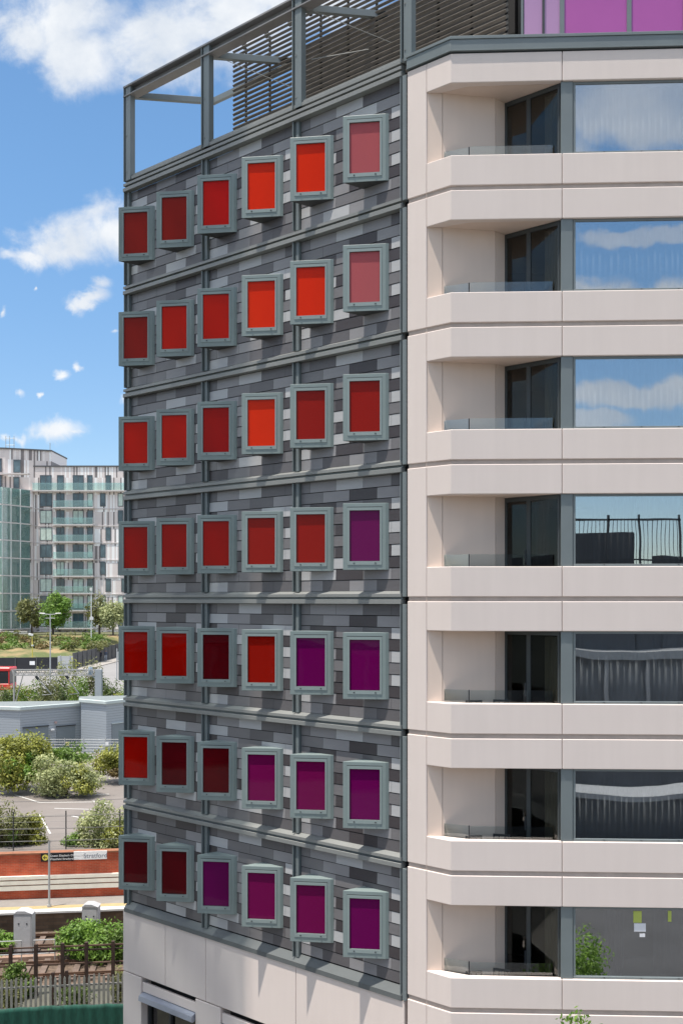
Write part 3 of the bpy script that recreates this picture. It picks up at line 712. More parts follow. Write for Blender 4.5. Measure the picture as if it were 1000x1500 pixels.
m.poly([c+(rr3*math.cos(t*math.pi/8)+up3*math.sin(t*math.pi/8))*.14 for t in range(16)]); m.v += [v+q2.to_3d()*.004 for v in list(m.v)]; m.f.append(list(range(31,15,-1))); m.mi.append(0)
m.build('arrow_disc', plain('sign_yellow', (.75,.62,.12), .5, 0, .03), SG)
m = MB(); c = T(sA+.20, 1.99, (zbot+ztop)/2-.01)
m.beam(c-rr3*.08, c+rr3*.08, .003, .025); m.beam(c-rr3*.08, c-rr3*.01+up3*.07, .003, .025); m.beam(c-rr3*.08, c-rr3*.01-up3*.07, .003, .025); m.build('arrow', plain('sign_black', ()), SG)
# platform post
p = tpx(72.5,.75,.936); o = MB().tube(p, p+Vector((0,0,3.0)), .05, .045, 10); o.tube(p, p+Vector((0,0,.1)), .1, .1, 10)
tag(o.build('platform_post', plain('galvanised', (.42,.43,.43), .45, .3), None, origin=p), 'thin grey post standing on the platform in front of the station sign', 'post')
GALV = plain('galvanised', ())
# signal cabinets
def cabinet(px, w, wd, hh, label, ztp=0):
    p = tpx(px, w, 0.0); r = empty('signal_cabinet', p, label, 'cabinet', 'trackside cabinets')
    W = wd/2; m = MB(); m.abox(p.x-W,p.x+W,p.y-.25,p.y+.25,.05,hh-.12); m.build('body', plain('cabinet_paint', (.44,.44,.45), .6, 0, .1, 4), r, bevel=.01)
    m = MB(); m.poly([(p.x-W-.02,p.y-.28,hh-.12),(p.x+W+.02,p.y-.28,hh-.12),(p.x+W*.2,p.y-.28,hh),(p.x-W*.6,p.y-.28,hh)]); 
    m.v += [v+Vector((0,.56,0)) for v in list(m.v)]; m.f += [[7,6,5,4],[0,1,5,4],[1,2,6,5],[2,3,7,6],[3,0,4,7]]; m.mi += [0]*5; m.build('cap', plain('cabinet_cap', (.40,.40,.41), .7), r)
    MB().abox(p.x-W+.05,p.x+W-.05,p.y-.262,p.y-.25,.2,hh-.2).build('door', plain('cabinet_paint', ()), r)
    for dx in (-.2,.14): MB().abox(p.x+dx,p.x+dx+.06,p.y-.275,p.y-.262,hh-.55,hh-.50).build('lock', DARKM, r)
    return r
cabinet(36.5, -3.1, .76, 2.0, 'tall pale grey trackside cabinet with sloping cap at the left')
cabinet(134, -.95+.9, .68, 1.75, 'grey trackside cabinet half hidden by the big green bush') if False else cabinet(134, -.62, .70, 1.45, 'grey trackside cabinet half hidden by the big green bush')
# tubular barriers
for pa, pb, lab in ((-4, 32, 'galvanised tube barrier in front of the tall pale cabinet'), (50, 81, 'galvanised tube barrier right of the tall pale cabinet')):
    a, b = tpx(pa,-4.25,.06), tpx(pb,-4.25,.06); m = MB()
    for p in (a, b): m.tube(p, p+Vector((0,0,1.0)), .022, n=6)
    for z in (.45,1.0): m.tube(a+Vector((0,0,z)), b+Vector((0,0,z)), .022, n=6)
    tag(m.build('tube_barrier', GALV, None, origin=a), lab, 'barrier', 'tube barriers by the track')
# dark rusty post and rail fence
RUST = plain('rusty_dark', (.055,.032,.024), .8, .2, .4, 5); RUST2 = plain('rusty_rail_bar', (.14,.085,.06), .8, .2, .4, 3)
pf = empty('post_rail_fence', tpx(92,-7.4,0), 'dark rusty post and rail fence beside the near track', 'fence')
for px in (-60,-22,16,53,92,127,166,204,240):
    p = tpx(px,-7.4,0); m = MB(); m.abox(p.x-.06,p.x+.06,p.y-.06,p.y+.06,0,1.93); m.build('post', RUST, pf)
for z in (.62,1.12,1.62,1.78):
    a, b = tpx(-70,-7.34,z), tpx(250,-7.34,z); MB().beam(a,b,.04,.055).build('rail', RUST2 if z != 1.62 else RUST, pf)
for px, lab in ((78,'shorter of the two low black stubs before the rusty fence'),(98,'taller low black stub before the rusty fence')):
    p = tpx(px,-8.6,0); m = MB(); m.abox(p.x-.05,p.x+.05,p.y-.05,p.y+.05,0,1.25 if px==78 else 1.3); m.abox(p.x-.07,p.x+.07,p.y-.07,p.y+.07,0,.12); tag(m.build('steel_stub', RUST, None, origin=p), lab, 'post')
# palisade fence
pal = empty('palisade_fence', tpx(90,-10,0), 'weathered grey palisade fence above the green screen', 'fence')
PALM = plain('palisade', (.27,.26,.23), .7, .2, .3, 5); m = MB(); s = spx(-40,-10); rn = random.Random(8); 
pales = []
while s < spx(215,-10):
    a = T(s,-10,0); h = 1.62+rn.uniform(-.05,.05); w = .042
    m.poly([a+Vector((-w,0,.05)), a+Vector((w,0,.05)), a+Vector((w,0,h-.08)), a+Vector((w*.3,0,h)), a+Vector((-w*.3,0,h)), a+Vector((-w,0,h-.08))])
    b = len(m.v); m.v += [v+Vector((0,.02,0)) for v in m.v[-6:]]; m.f.append([b+i for i in range(5,-1,-1)]); m.mi.append(0)
    for i in range(6): j=(i+1)%6; m.f.append([b-6+i,b-6+j,b+j,b+i]); m.mi.append(0)
    s += .165+rn.uniform(-.012,.012)
m.build('pales', PALM, pal)
for z in (.5,1.25): MB().beam(tpx(-40,-9.95,z), tpx(215,-9.95,z), .05, .06).build('rail', PALM, pal)
# green debris netting
m = MB(); rows = 7; cols = 240; base = len(m.v); s0, s1 = spx(-40,-10.95), spx(215,-10.95); rn = random.Random(2)
for i in range(cols+1):
    s = s0+(s1-s0)*i/cols
    for j in range(rows):
        t = j/(rows-1); z = t*(.93+.02*math.sin(s*1.3)+.012*math.sin(s*6.3+1))
        m.v.append(T(s, -10.95-.012*math.sin(s*9+t*2)-.016*math.sin(s*17+1+t)-.02*t, z+.0))
for i in range(cols):
    for j in range(rows-1): k = i*rows+j; m.f.append([k,k+rows,k+rows+1,k+1]); m.mi.append(0)
o = m.build('debris_netting', plain('green_netting', (.009,.075,.052), .7, 0, .35, 3, stretch=(4,4,1)), None, origin=T(0,-10.95,0), smooth=True, fix=False); o.modifiers.new('thick','SOLIDIFY').thickness = .008
tag(o, 'dark green netting screen hung along the palisade fence', 'netting')

# terrace with car park
TARM = plain('pale_tarmac', (.175,.152,.138), .95, 0, .14, .35, bump=.2)
def tq(m, pts, mat=0): m.poly(pts, mat)
m = MB(); m.prism([T(-50,2.56), T(60,2.56), T(60,34.5), T(-50,34.5)], -.5, 2.96); struct('terrace', m, TARM)
MK = plain('white_marking', (.50,.49,.47), .8, 0, .08, 3)
mk = MB()
def mline(x0,y0,x1,y1,w=.12):
    a, b = onz(x0,y0,2.965), onz(x1,y1,2.965); d = (b-a).normalized(); sd = Vector((-d.y,d.x,0))*w/2
    mk.poly([a-sd, b-sd, b+sd, a+sd])
mline(22,1164,57,1175); mline(57,1175.5,150,1174.5); mline(58,1193,74,1221,.1); mline(80,1184,135,1185.5); mline(104,1195,126,1199); mline(0,1157,35,1154); mline(136,1173,160,1178); mline(140,1164,160,1163)
struct('parking_markings', mk, MK, fix=False)
# terrain beyond: slope to the road level
m = MB()
prof = [(79,2.5),(84,3.0),(95,3.4),(104,4.1),(110,4.25),(132,4.55),(150,4.8),(184,5.0),(184.1,8.6),(230,8.9),(420,8.9)]
SCRUBG = plain('scrub_soil', (.10,.10,.05), .95, 0, .4, .5)
for (y0,z0),(y1,z1) in zip(prof[:-1],prof[1:]): m.poly([(-250,y0,z0),(200,y0,z0),(200,y1,z1),(-250,y1,z1)])
struct('terrain', m, SCRUBG, fix=False)
def zg(Y):
    for (y0,z0),(y1,z1) in zip(prof[:-1],prof[1:]):
        if y0 <= Y <= y1: return z0+(z1-z0)*(Y-y0)/(y1-y0)
    return 9
m = MB()
def strip(m, pts, dz):   # pts in plan draped on the terrain profile
    m.poly([(x,y,zg(y)+dz) for x,y in pts])
YS = [111, 132, 150, 183]
XL = [-120, -120, -120, -55]
for i in range(3):
    m.poly([(-120, YS[i], zg(YS[i])+.01), (60, YS[i], zg(YS[i])+.01), (60, YS[i+1], zg(YS[i+1])+.01), (-120, YS[i+1], zg(YS[i+1])+.01)])
struct('road', m, plain('road_tarmac', (.22,.21,.205), .9, 0, .1, .3), fix=False)
HB = [Vector((xa(-40,143),143)), Vector((xa(85,145),145)), Vector((xa(107,148),148)), Vector((xa(190,183),183))]   # hoarding line
m = MB(); pv = plain('pale_pavement', (.31,.285,.26), .9, 0, .1, .4)
for a, b in zip(HB[:-1], HB[1:]):
    o1, o2 = Vector((2.2 if a is HB[2] else .6,-2.6)), Vector((2.6,-2.4))
    m.poly([(a.x,a.y,zg(a.y)+.11), (b.x,b.y,zg(b.y)+.11), (b.x+o2.x,b.y+o2.y,zg(b.y+o2.y)+.11), (a.x+(o1.x if a is HB[2] else 0),a.y+o1.y,zg(a.y+o1.y)+.11)])
struct('pavement', m, pv, fix=False)
m = MB()
for dx, w in ((4.2,.18),(7.8,.15)):
    a, b = HB[2]+Vector((dx,-2.8)), HB[3]+Vector((dx,-2.8)); m.poly([(a.x,a.y,zg(a.y)+.02),(b.x,b.y,zg(b.y)+.02),(b.x+w,b.y,zg(b.y)+.02),(a.x+w,a.y,zg(a.y)+.02)])
struct('road_markings', m, MK, fix=False)
# hoardings
HBK = plain('black_hoarding', (.022,.024,.03), .6, 0, .2, 1)
def hoarding(pts, h, mat, label, step=2.4):
    r = empty('hoarding', (pts[0].x, pts[0].y, zg(pts[0].y)), label, 'hoarding', 'site hoardings')
    for a, b in zip(pts[:-1], pts[1:]):
        n = max(1, int((b-a).length/step))
        for i in range(n):
            p, q = a+(b-a)*i/n, a+(b-a)*(i+1)/n; d = (q-p).normalized()*.02; nn_ = Vector((-d.y,d.x)).normalized()
            z0, z1 = zg(p.y), zg(q.y); m = MB(); m.prism([p+d, q-d, q-d+nn_*.05, p+d+nn_*.05], min(z0,z1), (z0+z1)/2+h); m.build('panel', mat, r)
            m = MB(); pp = p+nn_*(-.05); m.abox(pp.x-.05,pp.x+.05,pp.y-.05,pp.y+.05,z0,z0+h+.08); m.build('post', plain('hoarding_post', (.10,.10,.105), .6), r)
    return r
hoarding(HB[:2], 2.0, HBK, 'black site hoarding along the far side of the road')
hoarding(HB[2:], 2.35, plain('charcoal_hoarding', (.065,.063,.065), .6, 0, .2, 1), 'charcoal hoarding with posts receding past the two walkers')
b = HB[0]+(HB[1]-HB[0])*.0
o = MB().abox(xa(44,142.6), xa(51.5,142.6), 142.55,142.6, at(0,974,142.6).z, at(0,968.5,142.6).z); tag(o.build('notice_board', plain('sign_white', ()), None, origin=at(47,974,142.6)), 'small white notice fixed on the black hoarding', 'notice')
# embankment of dry grass behind the hoardings
m = MB(); rn = random.Random(6); rowsE = 10; colsE = 50
for i in range(colsE+1):
    t = i/colsE; px = -45+245*t
    # front edge follows the hoarding
    k = (px-CX)/FPX; yf = None
    for a, b in zip(HB[:-1], HB[1:]):
        ka, kb = a.x/a.y, b.x/b.y
        if ka-1e-6 <= k <= kb+1e-6: yf = a.y+(b.y-a.y)*(k-ka)/(kb-ka)
    if yf is None: yf = 143 if k < HB[0].x/HB[0].y else 183
    yf += .4
    for j in range(rowsE):
        v = j/(rowsE-1); Y = yf+(185.5-yf)*v; z = zg(yf)+.9+(8.55-zg(yf)-.9)*(v**.8)+(0 if j in (0,rowsE-1) else rn.uniform(-.12,.12))
        m.v.append(Vector((k*Y, Y, z)))
for i in range(colsE):
    for j in range(rowsE-1): a = i*rowsE+j; m.f.append([a,a+rowsE,a+rowsE+1,a+1]); m.mi.append(0)
def drygrass():
    k = NT('dry_grass'); k.b.inputs['Roughness'].default_value = .95
    g = k.n('ShaderNodeNewGeometry'); nz = k.n('ShaderNodeTexNoise'); nz.inputs['Scale'].default_value = .22; nz.inputs['Detail'].default_value = 8; k.l(g.outputs['Position'], nz.inputs['Vector'])
    rp = k.n('ShaderNodeValToRGB'); e = rp.color_ramp.elements; e[0].position = .44; e[0].color = (.085,.105,.03,1); e[1].position = .64; e[1].color = (.27,.195,.095,1)
    k.l(nz.outputs['Fac'], rp.inputs['Fac']); k.l(rp.outputs[0], k.b.inputs['Base Color']); return k.m
struct('embankment', m, drygrass(), smooth=True, fix=False)

# ------------------------------------------------------------------ vegetation
LG = leaf('leaf_green', (.05,.10,.015), (.22,.34,.06)); LY = leaf('leaf_yellow_green', (.10,.13,.02), (.42,.42,.08)); LS = leaf('leaf_silver', (.16,.20,.07), (.58,.60,.30))
LD = leaf('leaf_dark', (.03,.055,.015), (.15,.21,.05)); LB = leaf('leaf_bright', (.07,.15,.02), (.27,.44,.07)); LR = leaf('leaf_russet', (.08,.06,.03), (.28,.21,.07)); LO = leaf('leaf_olive', (.08,.09,.03), (.28,.29,.10))
BARK = plain('bark', (.085,.065,.05), .9, 0, .35, 8, bump=.5)
def leaves(m, cen, rad, n, size, seed, lobes=11, mi=0, dome=False):
    rn = random.Random(seed); cen = Vector(cen); rad = Vector(rad); L = []
    for i in range(lobes):
        while True:
            v = Vector((rn.uniform(-1,1), rn.uniform(-1,1), rn.uniform(-1,1) if dome else rn.uniform(-.75,1)))
            if (Vector((v.x,v.y,max(0,v.z))) if dome else v).length < 1: break
        L.append((Vector((v.x*rad.x*.72, v.y*rad.y*.72, v.z*rad.z*.72)), rn.uniform(.26,.5)))
    for i in range(n):
        c, lr = rn.choice(L)
        d = Vector((rn.gauss(0,1), rn.gauss(0,1), rn.gauss(0,1))).normalized()*(rn.random()**.35)
        p = c+Vector((d.x*rad.x*lr, d.y*rad.y*lr, d.z*rad.z*lr*1.05))*rn.uniform(.9,1.12)
        if rn.random() < .05: p *= 1.12
        p = cen+p
        if p.z < cen.z-rad.z: p.z = cen.z-rad.z*rn.uniform(.8,1)
        nrm = (d+Vector((rn.gauss(0,.6), rn.gauss(0,.6), rn.gauss(.35,.6)))).normalized()
        a = nrm.cross(Vector((rn.gauss(0,1),rn.gauss(0,1),rn.gauss(0,1)))).normalized(); b = nrm.cross(a); s = size*rn.uniform(.55,1.3)
        m.poly([p-a*s, p+b*s*.45-a*s*.1, p+a*s, p-b*s*.45-a*s*.1], mi)
def bush(px, pybase, Y, wpx, hpx, mat, label, n=2600, size=.11, seed=1, group='bushes on the waste ground', name='bush', depth=.8, z0=None, mats2=None):
    base = at(px, pybase, Y)
    if z0 is not None: base.z = z0
    rx = wpx/2*Y/FPX; rz = hpx/2*Y/FPX
    r = empty(name, base, label, 'bush', group)
    st = MB(); rn = random.Random(seed)
    for i in range(7):
        e = base+Vector((rn.uniform(-.6,.6)*rx, rn.uniform(-.5,.5)*rx, rn.uniform(.7,1.5)*rz)); mid = (base+e)/2+Vector((rn.uniform(-.1,.1),rn.uniform(-.1,.1),.1*rz))
        st.tube(base+Vector((rn.uniform(-.1,.1),rn.uniform(-.1,.1),-.1)), mid, .035, .025, 5); st.tube(mid, e, .025, .008, 5)
    st.build('stems', BARK, r)
    m = MB(); leaves(m, base+Vector((0,0,rz*1.02)), (rx*1.12, rx*depth, rz*1.1), int(n*1.6), size, seed, 22, dome=True)
    if mats2: leaves(m, base+Vector((rx*.35,0,rz*.7)), (rx*.6, rx*depth, rz*.7), n//2, size, seed+50, 7, 1, dome=True)
    m.build('foliage', [mat]+([mats2] if mats2 else []), r, fix=False)
    return r
bush(18, 1150, 64, 108, 84, LY, 'largest yellow green bush at the left edge of the car park', 5200, .12, 3, mats2=LB)
bush(98, 1162, 62.5, 98, 64, LS, 'pale silvery bush standing alone on the car park tarmac', 4200, .10, 4, mats2=LY)
bush(100, 1118, 72, 70, 30, LG, 'low green bush behind the pale silvery bush', 1800, .12, 5)
bush(165, 1136, 67, 70, 46, LY, 'yellow green bush with russet patches beside the hotel edge', 2600, .11, 6, mats2=LR)
bush(10, 1250, 50.2, 78, 74, LO, 'olive bush behind the brick wall at the left', 3400, .085, 7, mats2=LG)
bush(52, 1248, 50.5, 44, 58, LY, 'yellow green bush right of the olive one behind the brick wall', 1700, .085, 8)
bush(160, 1250, 50.4, 96, 82, LS, 'tall pale green bush behind the brick wall next to the hotel', 4800, .085, 9, mats2=LY)
bush(112, 1250, 50.2, 46, 36, LG, 'small green bush behind the station sign', 1300, .08, 10)
bush(136, 1409, 42.6, 104, 66, LB, 'big bright green bush growing between the tracks', 4600, .085, 12, group='bushes along the railway', mats2=LG, z0=.05)
bush(8, 1410, 42.8, 50, 40, LB, 'low bright green bush left of the tall pale cabinet', 1600, .08, 13, group='bushes along the railway', z0=.05)
bush(176, 1408, 42.2, 40, 50, LG, 'dark green bush between the tracks touching the hotel corner', 1400, .08, 22, group='bushes along the railway', z0=.05)
bush(28, 1462, 38.6, 46, 52, LG, 'weedy bush in front of the dark post fence at the left', 1700, .07, 14, group='bushes along the railway', z0=.0)
bush(110, 1478, 37.4, 60, 36, LD, 'dark low weeds behind the palisade fence, in the middle', 1500, .06, 15, group='bushes along the railway', z0=.0)
bush(178, 1468, 37.8, 34, 70, LO, 'tall olive weeds at the right end of the palisade fence', 1200, .065, 16, group='bushes along the railway', z0=.0)
bush(8, 1490, 37.2, 60, 50, LO, 'olive weeds behind the palisade fence at the left end', 1500, .06, 17, group='bushes along the railway', z0=.0)
# scrub mass behind the grey shed: one mass nobody could count
m = MB(); rn = random.Random(21)
for i in range(13):
    px = -25+i*18; Y = rn.uniform(93,104); hh = rn.uniform(1.7,2.5)+(.9 if 60 < px < 130 else 0)
    hh *= .72 if px < 45 else 1
    leaves(m, (xa(px,Y), Y, zg(Y)+hh*.75), (1.7, 1.6, hh*1.2), 2600, .12, 100+i, 12, i % 4, dome=True)
tag(m.build('scrub', [LG,LO,LD,LY], None, fix=False, origin=(xa(90,98),98,3.8)), 'mixed green scrub growing in a long mass behind the grey shed', 'scrub', kind='stuff')
m = MB(); rn = random.Random(22)
for i in range(46):
    px = rn.uniform(-15,150); Y = rn.uniform(160,178); h_ = rn.uniform(.6,1.3); t = (Y-145)/40
    leaves(m, (xa(px,Y), Y, 5.7+2.9*t**.8+h_*.4), (rn.uniform(1.2,2.6), 1.5, h_), 260, .22, 200+i, 6, rn.choice((0,0,1,2)))
tag(m.build('hillside_scrub', [LO,LG,LR], None, fix=False, origin=(xa(60,168),168,6)), 'low olive scrub dotted over the dry grass embankment', 'scrub', kind='stuff')

def tree(px, pyb, Y, wpx, hpx, mat, label, n, size, seed, trunk_frac=.25, mats2=None, zb_=None, depth=.8):
    base = at(px, pyb, Y)
    if zb_ is not None: base.z = zb_
    top = at(px, pyb-hpx, Y).z; H = top-base.z; rx = wpx/2*Y/FPX
    r = empty('broadleaf_tree', base, label, 'tree', 'trees on the estate')
    m = MB(); rn = random.Random(seed); tz = base+Vector((0,0,H*trunk_frac)); tr = H*.018+.02
    m.tube(base, tz, tr*1.4, tr, 8); ends = []
    for i in range(7):
        e = tz+Vector((rn.uniform(-.6,.6)*rx, rn.uniform(-.5,.5)*rx, rn.uniform(.25,.68)*H)); mid = tz.lerp(e,.5)+Vector((rn.uniform(-.1,.1)*rx,0,.04*H))
        m.tube(tz, mid, tr*.7, tr*.4, 6); m.tube(mid, e, tr*.4, tr*.12, 5)
    m.build('trunk', BARK, r)
    m = MB(); cz = H*(1+trunk_frac*.4)/2; rz = (H-H*trunk_frac*.4)/2
    leaves(m, base+Vector((0,0,cz)), (rx*1.1, rx*depth, rz*1.05), n, size, seed, 16)
    if mats2: leaves(m, base+Vector((-rx*.2,0,cz)), (rx*.8, rx*depth, rz), n//3, size, seed+9, 10, 1)
    m.build('crown', [mat]+([mats2] if mats2 else []), r, fix=False); return r
tree(47, 929, 180, 46, 55, LO, 'slim olive tree left of the bright round tree before the apartment block', 2600, .26, 31)
tree(78, 929, 178, 58, 62, LB, 'bright green round tree in front of the apartment block', 4200, .27, 32, mats2=LG)
tree(146, 930, 179, 40, 62, LO, 'feathery olive tree right of the white lamp post', 2200, .25, 33)
tree(166, 931, 176, 44, 50, LS, 'pale silvery tree before the apartment block near the hotel edge', 3000, .25, 34)
tree(847, 1560, 20.6, 62, 80, LB, 'small leafy tree whose top rises before the lowest cream parapet', 900, .075, 35, trunk_frac=.5, zb_=0.0) if False else None
base = Vector((xa(848,20.3),20.3,0)); r = empty('broadleaf_tree', base, 'young tree with bright leaves rising in front of the lowest cream parapet', 'tree', 'trees on the estate')
m = MB(); m.tube(base, base+Vector((0,0,4.2)), .09, .06, 8); rn = random.Random(5)
tops = [Vector((xa(835,20.3),20.3,6.72)), Vector((xa(866,20.3),20.2,6.6)), Vector((xa(850,20.3),20.35,6.75)), Vector((xa(842,20.3),20.1,6.78)), Vector((xa(880,20.3),20.3,6.1)), Vector((xa(815,20.3),20.4,6.0))]
lf = MB()
for e in tops:
    mid = base+Vector((0,0,4.2)); q = mid.lerp(e,.5)+Vector((0,0,.15)); m.tube(mid, q, .035, .02, 6); m.tube(q, e, .02, .004, 5)
    for i in range(150):
        t = rn.uniform(.35,1.02); p = mid.lerp(e,t)+Vector((rn.gauss(0,.12),rn.gauss(0,.12),rn.gauss(0,.09)))
        p.z = min(p.z, e.z+.03)
        d = Vector((rn.gauss(0,1),rn.gauss(0,1),rn.gauss(.4,.6))).normalized(); a = d.cross(Vector((rn.gauss(0,1),rn.gauss(0,1),rn.gauss(0,1)))).normalized(); b = d.cross(a); s = rn.uniform(.035,.065)
        lf.poly([p-a*s, p+b*s*.5, p+a*s, p-b*s*.5])
m.build('trunk', BARK, r); lf.build('crown', LB, r, fix=False)
for (x, y, hh, lab) in ((6.5,11.6,4.7,'small green tree on the forecourt, mirrored at the left of the lowest wide window'), (12.5,7.0,4.2,'rounder forecourt tree, mirrored at the right of the lowest wide window')):
    base = Vector((x,y,0)); r = empty('broadleaf_tree', base, lab, 'tree', 'trees on the forecourt'); m = MB(); rn = random.Random(int(x*10)); m.tube(base, base+Vector((0,0,hh*.5)), .08, .05, 8)
    for i in range(6): m.tube(base+Vector((0,0,hh*.45)), base+Vector((rn.uniform(-.8,.8),rn.uniform(-.8,.8),hh*rn.uniform(.6,.9))), .035, .008, 5)
    m.build('trunk', BARK, r); m = MB(); leaves(m, base+Vector((0,0,hh*.66)), (1.2,1.2,hh*.34), 2600, .075, int(x*7), 16); m.build('crown', LB, r, fix=False)

# ------------------------------------------------------------------ middle distance objects
# wire fence on the terrace edge
wf = empty('wire_fence', tpx(97,3.2,2.96), 'thin post and wire fence above the brick wall', 'fence')
for px in (-60,20,97,176):
    p = tpx(px,3.2,2.96); MB().tube(p, p+Vector((0,0,1.85)), .03, .03, 6).build('post', DARKM, wf)
for z in (.15,.45,.75,1.05,1.35,1.65): MB().tube(tpx(-70,3.2,2.96+z), tpx(185,3.2,2.96+z), .006, n=4).build('wire', DARKM, wf)
# overhead wires
for i, (w, py, lab) in enumerate(((-1.6,1170,'highest overhead wire strung above the tracks'),(-1.6,1192,'second highest overhead wire above the tracks'),(-5.1,1210,'third overhead wire down, above the near track'),(-5.1,1228,'lowest overhead wire above the near track'))):
    a, b = tpx(-80,w,0), tpx(260,w,0); z = at(0,py,(a.y+b.y)/2).z; m = MB(); a.z = b.z = z; N = 10
    pts = [a.lerp(b,t/N)-Vector((0,0,.10*(1-(2*t/N-1)**2))) for t in range(N+1)]
    for p, q in zip(pts[:-1],pts[1:]): m.tube(p,q,.011,n=5)
    tag(m.build('overhead_wire', plain('wire_dark', (.08,.08,.085), .5, .5), None, origin=pts[5]), lab, 'wire', 'overhead railway wires')
# grey metal shed: two blocks
def ribbed(name, col):
    k = NT(name); k.b.inputs['Roughness'].default_value = .5
    g = k.n('ShaderNodeNewGeometry'); sx = k.n('ShaderNodeSeparateXYZ'); k.l(g.outputs['Position'], sx.inputs[0])
    a = k.n('ShaderNodeMath', operation='MULTIPLY'); a.inputs[1].default_value = 5.0; k.l(sx.outputs['Z'], a.inputs[0])
    f = k.n('ShaderNodeMath', operation='FRACT'); k.l(a.outputs[0], f.inputs[0]); c = k.n('ShaderNodeMath', operation='GREATER_THAN'); c.inputs[1].default_value = .22; k.l(f.outputs[0], c.inputs[0])
    mx = k.n('ShaderNodeMixRGB'); mx.inputs[1].default_value = c4([v*.72 for v in col]); mx.inputs[2].default_value = c4(col); k.l(c.outputs[0], mx.inputs[0]); k.l(mx.outputs[0], k.b.inputs['Base Color'])
    bp = k.n('ShaderNodeBump'); bp.inputs['Strength'].default_value = .5; bp.inputs['Distance'].default_value = .03; k.l(f.outputs[0], bp.inputs['Height']); k.l(bp.outputs[0], k.b.inputs['Normal']); return k.m
SHED = ribbed('shed_cladding', (.38,.42,.46)); FASC = plain('shed_fascia', (.50,.56,.55), .5, 0, .05, 1)
def shed(plan, zt, fh, label):
    r = empty('metal_shed', (plan[1].x, plan[1].y, 2.9), label, 'shed', 'grey sheds behind the car park')
    cen = sum((Vector(p) for p in plan), Vector((0,0)))/len(plan)
    MB().prism(plan, 2.5, zt-fh).build('wall', SHED, r)
    MB().prism([p+(p-cen).normalized()*.18 for p in plan], zt-fh, zt, 0, 1).build('roof', [FASC, plain('shed_roof', (.17,.19,.19), .7)], r, bevel=.05); return r
pA = [Vector((xa(-60,80.5),80.5)), Vector((xa(30,79),79)), Vector((xa(122,82.4),82.4)), Vector((xa(122,83.6),83.6)), Vector((xa(-60,82.4),82.4))]
sa = shed(pA, 6.68, .32, 'grey ribbed metal shed with two doors behind the bushes')
pB = [Vector((xa(119,81.2),81.2)), Vector((xa(156,79.5),79.5)), Vector((xa(215,83),83)), Vector((xa(215,84.2),84.2)), Vector((xa(119,83.0),83.0))]
sb = shed(pB, 7.08, .30, 'grey ribbed metal shed on the right with pale roof edge, beside the hotel')
def onface(a, b, px): 
    k = (px-CX)/FPX; d = b-a; t = (k*a.y-a.x)/(d.x-k*d.y); return a+d*t
def wallbox(par, a, b, x0, x1, y0, y1, mat, name, th=.05):
    p, q = onface(a,b,x0), onface(a,b,x1); Ym = (p.y+q.y)/2; n = Vector(((b-a).y, -(b-a).x)).normalized()
    m = MB().prism([p+n*th, q+n*th, q-n*.02, p-n*.02], at(0,y1,Ym).z, at(0,y0,Ym).z); return m.build(name, mat, par)
SDOOR = plain('shed_door', (.20,.235,.26), .5, 0, .06, 1)
for x0, x1, y0 in ((34,71,1065),(83,110,1063.5)):
    d = wallbox(sa, pA[1], pA[2], x0, x1, y0, 1105, SDOOR, 'door'); wallbox(d, pA[1], pA[2], x0-.6, x1+.6, y0-1.2, y0, DARKM, 'hood', .12)
d = wallbox(sb, pB[1], pB[2], 164, 200, 1058, 1105, SDOOR, 'door'); wallbox(d, pB[1], pB[2], 163.5, 201, 1057, 1058, FASC, 'hood', .12)
wallbox(sa, pA[1], pA[2], 74, 78, 1067.5, 1069.5, plain('sign_white', ()), 'floodlight', .3); wallbox(sa, pA[1], pA[2], 80, 83, 1056.5, 1059.5, plain('pinkish', (.5,.36,.34), .6), 'alarm_box', .15)
# mesh fence before the shed
mf = empty('mesh_fence', (xa(110,76),76,2.96), 'low grey mesh fence in front of the metal sheds', 'fence')
for px in (41,68,95,123,155,180): MB().tube((xa(px,76),76,2.96), (xa(px,76),76,at(0,1081,76).z), .035, n=6).build('post', GALV, mf)
m = MB()
for i in range(9): z = 2.96+.2*i; m.tube((xa(30,76),76,z), (xa(190,76),76,z), .006, n=4)
for i in range(64): x = xa(30+2.5*i,76); m.tube((x,76,2.96), (x,76,4.6), .005, n=4)
m.build('mesh', GALV, mf)
for px, mat, lab in ((99,plain('yellow_paper', (.7,.6,.25), .6),'yellow warning plate on the mesh fence'),(157,plain('sign_white', ()),'white warning plate on the mesh fence near the hotel')):
    o = MB().abox(xa(px-2.2,75.9),xa(px+2.2,75.9),75.9,75.93,at(0,1092,75.9).z,at(0,1087,75.9).z); tag(o.build('warning_plate', mat, None, origin=at(px,1092,75.9)), lab, 'sign')
